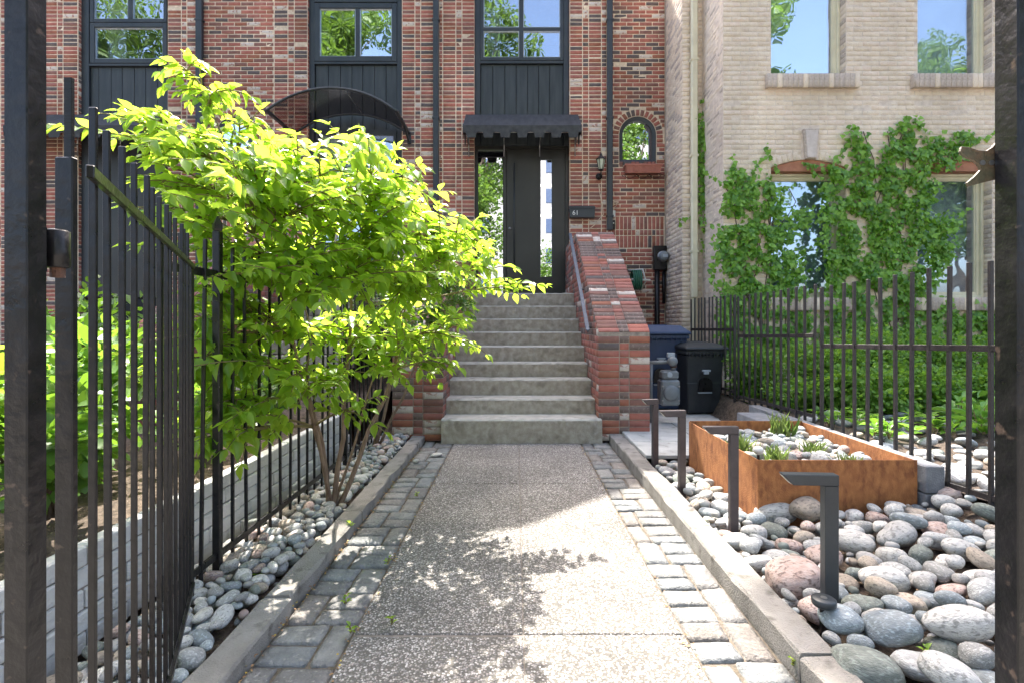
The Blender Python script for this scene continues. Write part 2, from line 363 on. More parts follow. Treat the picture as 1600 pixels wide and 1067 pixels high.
# ---- bricks: a face brick with chamfered front, facing -Y, origin at its centre on the face plane
def brick_verts(w_, h_, d_=.03, ch=.0035):
    a, b = w_ / 2, h_ / 2
    V = []
    for (sx, sz) in ((-1, -1), (1, -1), (1, 1), (-1, 1)): V.append((sx * a, d_, sz * b))
    for (sx, sz) in ((-1, -1), (1, -1), (1, 1), (-1, 1)): V.append((sx * a, ch, sz * b))
    for (sx, sz) in ((-1, -1), (1, -1), (1, 1), (-1, 1)): V.append((sx * (a - ch), 0, sz * (b - ch)))
    F = [(8, 9, 10, 11)]
    for i in range(4):
        j = (i + 1) % 4; F.append((i, j, 4 + j, 4 + i)); F.append((4 + i, 4 + j, 8 + j, 8 + i))
    return np.array(V), np.array(F)
BRK = {}
def brick_mesh(w_, h_, m_):
    key = (round(w_, 3), round(h_, 3), m_)
    if key not in BRK:
        V, F = brick_verts(w_, h_); V = V + RNG.normal(0, .0006, V.shape); BRK[key] = npmesh('brick', V, F, [m_])
    return BRK[key]
def pick_b(): return random.choices(BM, BWT)[0]

class Bricks:
    """collects bricks (matrix, w, h, material); the first 300 by weight become parts, the rest one stuff mesh"""
    def __init__(s): s.L = []
    def add(s, pos, w_, h_, m_, rot=None, pr=0):
        s.L.append((Vector(pos), w_, h_, m_, rot, pr))
    def emit(s, parent, limit=300, name='brick'):
        s.L.sort(key=lambda t: -t[5])
        for (p, w_, h_, m_, rot, pr) in s.L[:limit]:
            e = rot.to_euler() if rot is not None else Euler((0, 0, 0))
            e = (e.x, e.y + random.gauss(0, .004), e.z)
            place(name, brick_mesh(w_, h_, m_), parent, p, e)
        rest = s.L[limit:]
        if rest:
            mats = sorted(set(t[3] for t in rest)); VV = []; FF = []; MI = []; o = 0
            q = parent; t0 = Vector((0, 0, 0))
            while q: t0 += q.location; q = q.parent
            for (p, w_, h_, m_, rot, pr) in rest:
                V, F = brick_verts(w_, h_); V = V + RNG.normal(0, .0007, V.shape)
                a = random.gauss(0, .004); c, s_ = math.cos(a), math.sin(a)
                V = np.stack([V[:, 0] * c - V[:, 2] * s_, V[:, 1], V[:, 0] * s_ + V[:, 2] * c], 1)
                if rot is not None: V = V @ np.array(rot).T
                V = V + np.array(p - t0) + np.array([0, random.gauss(0, .001), 0]); VV.append(V); FF.append(F + o); o += len(V); MI += [mats.index(m_)] * len(F)
            me = npmesh('brickwork', np.concatenate(VV), np.concatenate(FF), mats, np.array(MI))
            ob = bpy.data.objects.new('brickwork', me); COL.objects.link(ob); ob.parent = parent; ob['kind'] = 'stuff'

CO = .0665; JT = .0115; SL = .211
def stack_col(B, x0, x1, z0, z1, Y, mats=pick_b):
    w_ = (x1 - x0) - JT * .8; z = z0; k = int(math.ceil((z0) / CO))
    z = k * CO
    while z + CO <= z1 + .01:
        B.add(((x0 + x1) / 2, Y + random.gauss(0, .0012), z + CO / 2), w_, CO - JT, mats(), None, -abs(z - 2.6) - abs((x0 + x1) / 2) * .3); z += CO
def running(B, x0, x1, z0, z1, Y, holes=(), mats=pick_b, sl=SL, co=CO, pr=0, off=0.0, xmin=.03):
    k = int(math.ceil(z0 / co - 1e-6)); 
    while (k + 1) * co <= z1 + .012:
        z = k * co; x = x0 - sl + (sl / 2 if k % 2 else 0) + off
        while x < x1:
            segs = [(max(x, x0) + JT / 2, min(x + sl, x1) - JT / 2)]
            for h in holes:
                iv = h(z, z + co)
                if iv is None: continue
                ns = []
                for (a, b) in segs:
                    if b <= iv[0] or a >= iv[1]: ns.append((a, b)); continue
                    if a < iv[0] - .004: ns.append((a, iv[0] - .008))
                    if b > iv[1] + .004: ns.append((iv[1] + .008, b))
                segs = ns
            for (a, b) in segs:
                if b - a > xmin: B.add(((a + b) / 2, Y + random.gauss(0, .0012), z + co / 2), b - a, co - (JT if mats is pick_b else .008), mats(), None, -abs(z - 2.6) - abs(a) * .3 + pr)
            x += sl
        k += 1

# ------------------------------------------------------------------ ground setting
F_ = 8.42            # face plane of the red row
TY = 6.82            # face plane of the pale brick house
g = MB(); g.poly([(-150, -150, -.06), (150, -150, -.06), (150, 150, -.06), (-150, 150, -.06)], [(0, 1, 2, 3)])
g.build('ground', 'soil', kind='structure')
MB().box(-60, 60, -14, -6, -.3, -.045).build('road', 'asphalt', kind='structure')
MB().box(-60, 60, -5.5, .35, -.3, -.0).build('pavement', 'kerb', kind='structure')
MB().box(-60, 60, -6.0, -5.5, -.3, .004).build('kerb', 'kerb', kind='structure')
# path slabs
path = MB().box(-.60, .622, .352, 4.96, -.2, -.005).build('path', 'mortar_dirty', kind='structure')
for (y0, y1) in ((.36, 1.890), (1.894, 3.70), (3.704, 4.948)):
    for (x0, x1) in ((-.598, .026), (.030, .620)):
        MB().box(x0, x1, y0, y1 - (.012 if x0 < 0 else 0), -.05, 0).build('slab', 'aggregate', path, bevel=.004)
# kerbs
def irregular_bar(x0, x1, y0, y1, z0, z1, seg=.12, amp=.004):
    b = MB(); n = max(2, int((y1 - y0) / seg)); rings = []
    for i in range(n + 1):
        y = y0 + (y1 - y0) * i / n; j = lambda: random.gauss(0, amp)
        c = .008
        rings.append([(x0 + j(), y, z0), (x0 + j(), y, z1 - c + j()), (x0 + c + j() * .5, y, z1 + j() * .6), (x1 - c + j() * .5, y, z1 + j() * .6), (x1 + j(), y, z1 - c + j()), (x1 + j(), y, z0)])
    vs = [p for r in rings for p in r]; fs = []
    for i in range(n):
        for t in range(5): fs.append((i * 6 + t, i * 6 + t + 1, (i + 1) * 6 + t + 1, (i + 1) * 6 + t))
    fs.append((0, 1, 2, 3, 4, 5)); fs.append(tuple(n * 6 + t for t in range(6)))
    return b.poly(vs, fs)
kl = irregular_bar(-1.015, -.90, 3.0, 5.04, -.1, .055).build('path_kerb', 'kerb', kind='structure')
irregular_bar(-1.012, -.902, 2.055, 2.994, -.1, .054).build('path_kerb', 'kerb', kind='structure')
irregular_bar(-1.015, -.90, .4, 2.048, -.1, .052).build('path_kerb', 'kerb', kind='structure')
irregular_bar(.917, 1.045, 1.662, 5.04, -.1, .074).build('path_kerb', 'kerb', kind='structure')
irregular_bar(.920, 1.048, .4, 1.655, -.1, .072).build('path_kerb', 'kerb', kind='structure')
# bed soil
def sheet(name, x0, x1, y0, y1, zf, m, nx=24, ny=40, amp=.006, **kw):
    xs = np.linspace(x0, x1, nx); ys = np.linspace(y0, y1, ny); V = []
    for y in ys:
        for x in xs: V.append((x, y, zf(x, y) + random.gauss(0, amp)))
    F = np.array([(j * nx + i, j * nx + i + 1, (j + 1) * nx + i + 1, (j + 1) * nx + i) for j in range(ny - 1) for i in range(nx - 1)])
    o = bpy.data.objects.new(name, npmesh(name, np.array(V), F, [m])); COL.objects.link(o); o['kind'] = 'structure'; return o
def sm(t): t = min(1, max(0, t)); return t * t * (3 - 2 * t)
def bedz(x, y):      # right-hand bed rises from the kerb towards the fence
    return .005 + .075 * sm((x - 1.3) / .9) + .09 * sm((x - 2.22) / .22)
sheet('stone_bed_soil', 1.045, 2.46, .5, 4.12, lambda x, y: bedz(x, y) - .02, 'soil')
sheet('raised_bed_soil', 2.455, 8.5, .5, 6.85, lambda x, y: .22 + .10 * sm((y - 3) / 2), 'soil', 50, 50, .012)
sheet('planting_strip_soil', -1.34, -1.012, .5, 5.06, lambda x, y: .0, 'soil')
sheet('neighbour_yard_soil', -9.5, -1.556, .4, 8.3, lambda x, y: .12 + .20 * sm((x + 3.0) / .6), 'soil', 60, 60, .02)
sheet('bed_edge_soil', 2.25, 2.462, 4.0, 8.3, lambda x, y: .09 + .22 * sm((x - 2.28) / .16), 'soil', 12, 40, .008)
# cobble edgings
def cobble_mesh(lx, ly, seed):
    rnd = random.Random(seed); bm = bmesh.new(); bmesh.ops.create_grid(bm, x_segments=6, y_segments=6, size=.5)
    for v in bm.verts:
        x, y = v.co.x * 2, v.co.y * 2
        e = max(abs(x), abs(y)); z = .006 * (1 - e ** 6) + rnd.gauss(0, .0018) * (1 if e < .95 else .3)
        cr = 1 - .03 * (x * x) * (y * y) + (rnd.gauss(0, .018) if e > .9 else 0)
        v.co = Vector((x * lx / 2 * cr, y * ly / 2 * cr, z))
    ext = bmesh.ops.extrude_edge_only(bm, edges=[e for e in bm.edges if len(e.link_faces) == 1])
    for v in ext['geom']:
        if isinstance(v, bmesh.types.BMVert): v.co.z -= .045; v.co.x *= 1.02; v.co.y *= 1.02
    bmesh.ops.recalc_face_normals(bm, faces=bm.faces)
    me = bpy.data.meshes.new('cobble'); bm.to_mesh(me); bm.free(); me.polygons.foreach_set('use_smooth', [True] * len(me.polygons)); me.materials.append(M['cob0']); return me
def cobble_strip(x0, x1, seed):
    rnd = random.Random(seed)
    st = MB().box(x0, x1, .4, 5.0, -.2, -.019).build('cobble_edging', 'joint', kind='structure')
    A = [cobble_mesh(.178, .098, seed + i) for i in range(5)]; Bm = [cobble_mesh(.100, .205, seed + 9 + i) for i in range(5)]
    y = .55; k = 0
    while y < 4.9:
        L = rnd.uniform(.215, .255); left = k % 2 == 0; wv = .105 + rnd.uniform(-.01, .02)
        if rnd.random() < .18: left = not left
        xv = x0 + wv / 2 + .004 if left else x1 - wv / 2 - .004
        xa0, xa1 = (x0 + wv + .004, x1) if left else (x0, x1 - wv - .004)
        c = lambda: 'cob%d' % rnd.randrange(4)
        place('cobble', rnd.choice(Bm), st, (xv, y + L / 2, -.014 + rnd.uniform(0, .006)), (rnd.gauss(0, .02), rnd.gauss(0, .03), rnd.gauss(0, .03)), ((wv - .013) / .100, (L - .014) / .205, 1), c())
        cut = L * rnd.uniform(.43, .57)
        for (a, b) in ((0, cut), (cut, L)):
            place('cobble', rnd.choice(A), st, ((xa0 + xa1) / 2, y + (a + b) / 2, -.014 + rnd.uniform(0, .006)), (rnd.gauss(0, .03), rnd.gauss(0, .02), rnd.gauss(0, .03)), ((xa1 - xa0 - .013) / .178, (b - a - .012) / .098, 1), c())
        y += L; k += 1
cobble_strip(-.898, -.603, 11); cobble_strip(.626, .914, 51)
# pale slab landing by the bins
lnd = MB().box(1.05, 2.28, 4.13, 8.4, -.1, .066).build('side_paving', 'mortar_dirty', kind='structure')
for (x0, x1, y0, y1) in ((1.05, 2.28, 4.13, 4.62), (1.05, 1.66, 4.632, 5.5), (1.672, 2.28, 4.632, 5.5), (1.35, 2.28, 5.512, 6.3), (1.35, 2.28, 6.312, 7.2), (1.35, 2.28, 7.212, 8.4)):
    MB().box(x0, x1, y0, y1, 0, .095).build('slab', 'slabw', lnd, bevel=.004)

# ------------------------------------------------------------------ red brick row houses
X61a, X61b = X_(682, F_), X_(1039, F_)
Xma = X_(315, F_)
def boxpart(name, m, parent, x0, x1, y0, y1, z0, z1, bevel=0, **k): return MB().box(x0, x1, y0, y1, z0, z1).build(name, m, parent, bevel=bevel, **k)

def house(label, x0, x1, cols, fields, arch_c, bay, roofpoly, seed):
    """cols: list of (px0,px1) stack-bonded columns; fields: (px0,px1) running bond; bay: (px0,px1) recessed bay"""
    h = thing('brick_house', label, 'house', ((x0 + x1) / 2, F_, 0))
    B = Bricks(); mo = F_ + .0036; zt = 6.6
    bx0, bx1 = X_(bay[0], F_), X_(bay[1], F_)
    w_ = MB()
    ax = X_(arch_c[0], F_) if arch_c else None
    ar = 29 * F_ / FP; aro = 39 * F_ / FP; az = Z_(211, F_); ab = Z_(253, F_)
    def seg(a, b, z0=0, z1=zt): w_.box(a, b, mo, F_ + .9, z0, z1)
    lo = x0
    if arch_c:
        # solid pieces around the round-headed opening
        pieces = sorted([(x0, bx0), (bx1, x1)])
        for (a, b) in pieces:
            if a < ax < b:
                seg(a, ax - ar); seg(ax + ar, b); seg(ax - ar, ax + ar, 0, ab - .06)
                n = 12; pts = [(ax - ar, zt), (ax - ar, az)] + [(ax - ar * math.cos(math.pi * i / n), az + ar * math.sin(math.pi * i / n)) for i in range(1, n)] + [(ax + ar, az), (ax + ar, zt)]
                for i in range(len(pts) - 2):
                    (xa, za), (xb, zb) = pts[i + 1], pts[i + 2]
                    if xb - xa < 1e-6: continue
                    w_.poly([(xa, mo, za), (xb, mo, zb), (xb, mo, zt), (xa, mo, zt), (xa, F_ + .9, za), (xb, F_ + .9, zb), (xb, F_ + .9, zt), (xa, F_ + .9, zt)],
                            [(0, 1, 2, 3), (4, 7, 6, 5), (0, 4, 5, 1), (2, 6, 7, 3)])
            else: seg(a, b)
    else:
        seg(x0, bx0); seg(bx1, x1)
    w_.build('wall', 'mortar', h)
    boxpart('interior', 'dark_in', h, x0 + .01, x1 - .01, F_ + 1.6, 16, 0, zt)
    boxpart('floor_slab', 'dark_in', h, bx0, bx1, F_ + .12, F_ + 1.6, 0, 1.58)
    for (a, b) in cols:
        stack_col(B, X_(a, F_), X_(b, F_), 0.0, zt, F_)
    def hole(z0, z1):
        if z1 < ab - .055 or z0 > az + aro: return None
        if z1 <= az: return (ax - ar - (.105 if z0 >= az - .2 else 0), ax + ar + (.105 if z0 >= az - .2 else 0)) if z0 > ab - .08 else (ax - ar, ax + ar)
        zz = max(z0, az) ; q = aro ** 2 - (zz - az) ** 2
        return (ax - math.sqrt(max(q, 0)), ax + math.sqrt(max(q, 0))) if q > 0 else None
    for (a, b) in fields:
        xa, xb = X_(a, F_), X_(b, F_)
        hs = [hole] if (arch_c and xa < ax < xb) else []
        # soldier and rowlock bands above the basement
        zb3, zb2, zb1, zb0 = Z_(338.5, F_), Z_(359.5, F_), Z_(368.5, F_), Z_(388, F_)
        running(B, xa, xb, 0, zb0 - .0, F_, hs); running(B, xa, xb, zb3, zt, F_, hs)
        for (z0, z1, pw) in ((zb2, zb3, .0665), (zb1, zb2, .0665), (zb0, zb1, .0665)):
            x = xa; zz0 = z0
            while x + pw * .6 < xb:
                B.add((x + pw / 2, F_ + random.gauss(0, .001), (z0 + z1) / 2), pw - JT, z1 - z0 - JT, random.choices(BM, [.4, .25, .15, .15, .08, .04])[0], None, 2); x += pw
    if arch_c:
        n = 15; rm = (ar + aro) / 2 + .004
        for i in range(n):
            t = math.pi * (i + .5) / n; p = (ax - rm * math.cos(t), F_ - .002, az + rm * math.sin(t))
            rot = Euler((0, -(math.pi / 2 - t) , 0)).to_matrix()
            B.add(p, .056, .098, random.choice(['b_red', 'b_rose', 'b_orange', 'b_brown', 'b_char']), rot, 3)
        for sx in (-1, 1):
            for i in range(3):
                B.add((ax + sx * (rm), F_ - .001, az - .033 - i * .0665), .098, .0565, random.choice(['b_red', 'b_rose', 'b_orange']), None, 3)
        k = 0; x = ax - ar
        while x + .05 < ax + ar:
            B.add((x + .033, F_ - .003, ab - .045), .056, .085, random.choice(['b_red', 'b_rose', 'b_brown', 'b_char']), None, 3); x += .0665
    # quoin returns of the bay (receding faces)
    for (xe, sgn) in ((bx0, 1), (bx1, -1)):
        k = 0
        while k * CO < zt - .06:
            rot = Euler((0, 0, R(90) * sgn)).to_matrix()
            B.add((xe + sgn * .004, F_ + .052, k * CO + CO / 2), .088, CO - JT, pick_b(), rot, -9); k += 1
    B.emit(h)
    # roof and upper wall out of frame
    MB().prism(roofpoly, 'Y', F_ + .01, 15.5).build('roof', 'b_brown', h)
    return h, (bx0, bx1), (ax, ar, az, ab)

def frame_rect(mb, x0, x1, z0, z1, t, y0, y1):
    mb.box(x0, x0 + t, y0, y1, z0, z1); mb.box(x1 - t, x1, y0, y1, z0, z1)
    mb.box(x0 + t, x1 - t, y0, y1, z0, z0 + t); mb.box(x0 + t, x1 - t, y0, y1, z1 - t, z1)

def window(parent, x0, x1, z0, z1, Y, mullions=(), bars=(), t=.055, m='slate', gm='glass', top=.0):
    """casement frame as part with panes as sub-parts"""
    f = MB(); frame_rect(f, x0, x1, z0, z1, t, Y - .04, Y + .04)
    xs = [x0 + t] + [q for mm in mullions for q in (mm - .035, mm + .035)] + [x1 - t]
    for mm in mullions: f.box(mm - .035, mm + .035, Y - .035, Y + .04, z0 + t, z1 - t)
    zs = [z0 + t] + [q for bb in bars for q in (bb - .028, bb + .028)] + [z1 - t]
    for i in range(0, len(xs), 2):
        for bb in bars: f.box(xs[i], xs[i + 1], Y - .033, Y + .038, bb - .028, bb + .028)
    fr = f.build('window', m, parent, bevel=.005)
    for i in range(0, len(xs), 2):
        for j in range(0, len(zs), 2):
            a, b, c, d = xs[i], xs[i + 1], zs[j], zs[j + 1]
            s = MB(); frame_rect(s, a, b, c, d, .012, Y - .022, Y + .01); s.build('glazing_bead', 'steel' if m == 'slate' else m, fr)
            MB().box(a + .010, b - .010, Y - .004, Y + .004, c + .010, d - .010).build('pane', gm, fr)
    return fr

def curtain(x0, x1, z0, z1, Y, label):
    n = int((x1 - x0) / .012) + 4; V = []; 
    ph = random.random() * 6
    for i in range(n):
        x = x0 + (x1 - x0) * i / (n - 1); y = Y + .018 * math.sin(x * 62 + ph) + .008 * math.sin(x * 131)
        V += [(x, y, z0), (x, y + .004, z1)]
    F = np.array([(2 * i, 2 * i + 2, 2 * i + 3, 2 * i + 1) for i in range(n - 1)])
    o = bpy.data.objects.new('curtain', npmesh('curtain', np.array(V), F, ['curtain'], smooth=True)); COL.objects.link(o)
    return tag(o, label, 'curtain')

def boards(parent, x0, x1, z0, z1, Y, joints):
    xs = [x0] + list(joints) + [x1]
    for a, b in zip(xs[:-1], xs[1:]):
        if b - a > .02: MB().box(a + .003, b - .003, Y + random.uniform(-.002, .002), Y + .03, z0, z1).build('board', 'slate_board', parent, bevel=.004)

# --- house 61
h61, bay61, ar61 = house('red brick townhouse with black front door under a dark canvas awning', X61a, X61b,
    [(686, 691.5), (692, 712), (712.5, 721.5), (722, 741), (890.5, 910), (910.5, 919.5), (920, 939.5), (940, 948)], [(949, 1039)], (996.5, 0), (741, 890),
    [(X61a, 6.6), (X61b, 6.6), (X61b, 6.75), (-.13, 6.9), (-1.15, 8.1), (X61a, 8.15)], 1)  # unseen roofline, its slopes shaped to cast the shadow edge on the path
hmid, baym, arm_ = house('red brick townhouse behind the leafy shrub with a curved smoked canopy', Xma, X61a,
    [(428.5, 449.5), (450, 459.5), (460, 480), (628.5, 648), (648.5, 657), (657.5, 677), (677.5, 682)], [(316, 428)], (366, 0), (480.5, 628),
    [(Xma, 6.6), (X61a, 6.6), (X61a, 8.15), (-2.3, 8.3), (-2.9, 8.3), (Xma, 8.3)], 2)
hl, bayl, _ = house('red brick townhouse at the far left beyond the open iron gate', -15.0, Xma,
    [(1, 20), (20.5, 29.5), (30, 50), (60, 69), (69.5, 89), (89.5, 98), (98.5, 121), (262, 283), (283.5, 291.5), (292, 311)], [(-700, 0)], None, (122, 262),
    [(-15, 6.6), (Xma, 6.6), (Xma, 8.4), (-15, 8.4)], 3)
BY = F_ + .09
# bay 61
x0, x1 = bay61
f = MB(); f.box(x0, X_(750, F_), BY - .03, BY + .03, Z_(226, F_), 6.6); f.box(X_(881, F_), x1, BY - .03, BY + .03, Z_(226, F_), 6.6)
f.box(X_(750, F_), X_(881, F_), BY - .035, BY + .03, Z_(97, F_), Z_(92.5, F_)); f.build('bay_trim', 'slate', h61, bevel=.004)
window(h61, X_(750, F_), X_(881, F_), Z_(92.3, F_), 7.0, BY, [X_(814.5, F_)], [Z_(42.5, F_)])
boards(h61, X_(750, F_) + .002, X_(881, F_) - .002, Z_(225, F_), Z_(97.2, F_), BY + .005, [X_(p, F_) for p in (769.5, 788.7, 806.5, 824.5, 842, 859.5)])
curtain(X_(759, F_), X_(781, F_), Z_(92, F_), 6.9, BY + .16, 'white curtain hanging in the window above the awning')
# door set
ZL = 1.585
DY = F_ + .13
f = MB(); zt = Z_(226, F_)
f.box(x0, X_(746, F_), DY - .05, DY + .06, ZL, zt); f.box(X_(786, F_), X_(791, F_), DY - .05, DY + .06, ZL, zt); f.box(X_(884, F_), x1, DY - .05, DY + .06, ZL, zt)
f.box(X_(746, F_), X_(786, F_), DY - .05, DY + .06, Z_(232, F_), zt); f.box(X_(791, F_), X_(884, F_), DY - .05, DY + .06, Z_(230, F_), zt); f.box(X_(746, F_), X_(786, F_), DY - .05, DY + .06, ZL, ZL + .06)
dfr = f.build('door_frame', 'door', h61, bevel=.004)
MB().box(X_(746.5, F_), X_(785.5, F_), DY - .01, DY, ZL + .06, Z_(232.5, F_)).build('sidelight_pane', 'glass_door', dfr)
d = MB(); a0, a1 = X_(791.5, F_), X_(883.5, F_); s0, s1 = X_(845, F_), X_(863, F_); zb, zd = Z_(432, F_), Z_(247, F_)
dt = Z_(230.5, F_)
d.box(a0, s0, DY - .03, DY + .02, ZL + .01, dt); d.box(s1, a1, DY - .03, DY + .02, ZL + .01, dt); d.box(s0, s1, DY - .03, DY + .02, ZL + .01, zb); d.box(s0, s1, DY - .03, DY + .02, zd, dt)
door = d.build('door', 'door', h61)
fr2 = MB(); frame_rect(fr2, s0 - .01, s1 + .01, zb - .01, zd + .01, .012, DY - .036, DY - .024); fr2.build('glass_trim', 'slate', door)
MB().box(s0 - .001, s1 + .001, DY - .015, DY - .008, zb, zd).build('door_pane', 'glass_door', door)
hd = MB(); hx = X_(803.5, F_); hd.tube([(hx, DY - .085, Z_(421, F_)), (hx, DY - .085, Z_(254, F_))], .011, 10)
for zz in (Z_(400, F_), Z_(280, F_)): hd.tube([(hx, DY - .085, zz), (hx, DY - .028, zz)], .007, 8)
hd.build('pull_handle', 'slate', door, smooth=True)
MB().lathe((X_(796.5, F_), DY - .03, Z_(356, F_)), [(.026, 0), (.026, .012), (.02, .02), (.012, .022), (.012, .045), (.008, .05)], 16, axis='Y').build('door_lock', 'steel', door, smooth=True)
MB().box(X_(790, F_), X_(885, F_), DY - .09, DY + .05, ZL - .02, ZL + .012).build('threshold', 'slate', h61, bevel=.003)
# round-headed windows
def round_window(h, a):
    ax, ar, az, ab = a; Y = F_ + .07; n = 20
    def arc(r, b): return [(ax - r, b)] + [(ax - r * math.cos(math.pi * i / n), az + r * math.sin(math.pi * i / n)) for i in range(n + 1)] + [(ax + r, b)]
    o = arc(ar - .002, ab); i_ = arc(ar - .062, ab + .04)
    mb = MB(); k = len(o)
    vs = [(p[0], Y - .055, p[1]) for p in o] + [(p[0], Y - .04, p[1]) for p in i_] + [(p[0], Y + .04, p[1]) for p in o] + [(p[0], Y + .04, p[1]) for p in i_]
    fs = []
    for j in range(k):
        q = (j + 1) % k
        fs += [(j, q, k + q, k + j), (j, 2 * k + j, 2 * k + q, q), (k + j, k + q, 3 * k + q, 3 * k + j), (2 * k + j, 3 * k + j, 3 * k + q, 2 * k + q)]
    mb.poly(vs, fs); w2 = mb.build('window', 'slate', h)
    mb = MB(); mb.prism(i_, 'Y', Y + .005, Y + .012); mb.build('pane', 'glass_door', w2)
    b = MB(); ii = arc(ar - .105, ab + .04); 
    vs = [(p[0], Y - .02, p[1]) for p in i_[-8:]] + [(p[0], Y - .02, p[1]) for p in ii[-8:]] + [(p[0], Y + .02, p[1]) for p in ii[-8:]]
    fs = [(j, j + 1, 8 + j + 1, 8 + j) for j in range(7)] + [(8 + j, 8 + j + 1, 16 + j + 1, 16 + j) for j in range(7)]
    b.poly(vs, fs).build('sash', 'bronze', w2)
round_window(h61, ar61); round_window(hmid, arm_)
# middle bay
x0, x1 = baym
f = MB(); f.box(x0, X_(489, F_), BY - .03, BY + .03, 1.6, 6.6); f.box(X_(619, F_), x1, BY - .03, BY + .03, 1.6, 6.6); f.box(X_(489, F_), X_(619, F_), BY - .035, BY + .03, Z_(98, F_), Z_(94, F_)); f.build('bay_trim', 'slate', hmid, bevel=.004)
window(hmid, X_(489, F_), X_(619, F_), Z_(93.8, F_), Z_(2, F_), BY, [X_(557, F_)], [], t=.085, gm='glass_sky')
window(hmid, X_(489, F_), X_(619, F_), Z_(1, F_), 7.2, BY, [X_(557, F_)], [], t=.05)
boards(hmid, X_(489.5, F_), X_(618.5, F_), Z_(200, F_), Z_(98.2, F_), BY + .005, [X_(p, F_) for p in (510, 529, 547, 564, 583, 601)])
curtain(X_(598, F_), X_(616, F_), Z_(93, F_), Z_(4, F_), BY + .15, 'sheer white curtain at the right of the window over the curved canopy')
MB().box(X_(489.5, F_), X_(618.5, F_), BY - .02, BY + .04, Z_(204, F_), Z_(200.2, F_)).build('transom_bar', 'slate', hmid)
dm = MB(); frame_rect(dm, X_(491, F_), X_(618, F_), 1.6, Z_(204.2, F_), .05, BY - .03, BY + .03); dmid = dm.build('door_frame', 'slate', hmid)
MB().box(X_(495, F_), X_(614, F_), BY - .005, BY + .005, 2.5, Z_(208, F_)).build('door_pane', 'glass_pale', dmid)
MB().box(X_(495, F_), X_(614, F_), BY - .01, BY + .02, 1.62, 2.49).build('door_panel', 'slate', dmid)
MB().box(X_(490, F_), X_(618, F_), BY + .09, BY + .11, 1.62, Z_(204, F_)).build('shade', 'blind', dmid)
# left bay
x0, x1 = bayl
f = MB(); f.box(x0, X_(134, F_), BY - .03, BY + .03, 1.6, 6.6); f.box(X_(258, F_), x1, BY - .03, BY + .03, 1.6, 6.6); f.box(X_(134, F_), X_(258, F_), BY - .035, BY + .03, Z_(101, F_), Z_(97, F_)); f.build('bay_trim', 'slate', hl, bevel=.004)
window(hl, X_(136, F_), X_(257.5, F_), Z_(96.8, F_), Z_(33, F_), BY, [], [], t=.075)
window(hl, X_(136, F_), X_(257.5, F_), Z_(32.5, F_), 7.2, BY, [X_(199, F_)], [], t=.06)
boards(hl, X_(134.5, F_), X_(257.5, F_), Z_(226, F_), Z_(101.2, F_), BY + .005, [X_(p, F_) for p in (147, 166.6, 184, 203.4, 221, 240)])
curtain(X_(148, F_), X_(181, F_), Z_(96, F_), 6.9, BY + .16, 'long white curtain at the left of the far left window')
curtain(X_(238, F_), X_(256, F_), Z_(96, F_), 6.9, BY + .16, 'narrow white curtain at the right of the far left window')
MB().box(x0 + .08, x1 - .08, BY + .0, BY + .05, 1.6, Z_(226.5, F_)).build('door', 'door', hl)

# --- drain pipes
def drain(px, lab, ytop=7.0, zb=0.0, w_=9.0, m='slate'):
    x = X_(px, F_); hw = w_ * F_ / FP / 2
    o = thing('drainpipe', lab, 'drainpipe', (x, F_ - .05, zb))
    MB().box(x - hw, x + hw, F_ - .085, F_ - .012, zb, ytop).build('pipe', m, o, bevel=.008)
    for z in (2.9, 4.5, 6.1): MB().box(x - hw - .012, x + hw + .012, F_ - .09, F_ - .008, z, z + .03).build('strap', m, o, bevel=.002)
drain(314.5, 'black square drainpipe on the brickwork behind the tall shrub sprig, left of the curved canopy', w_=9.5)
drain(682, 'black square drainpipe on the brick pier between the curved canopy and the awning', w_=8.5)
drain(952, 'black square drainpipe between the wall lantern and the round-headed window', zb=Z_(361, F_), w_=8.5)

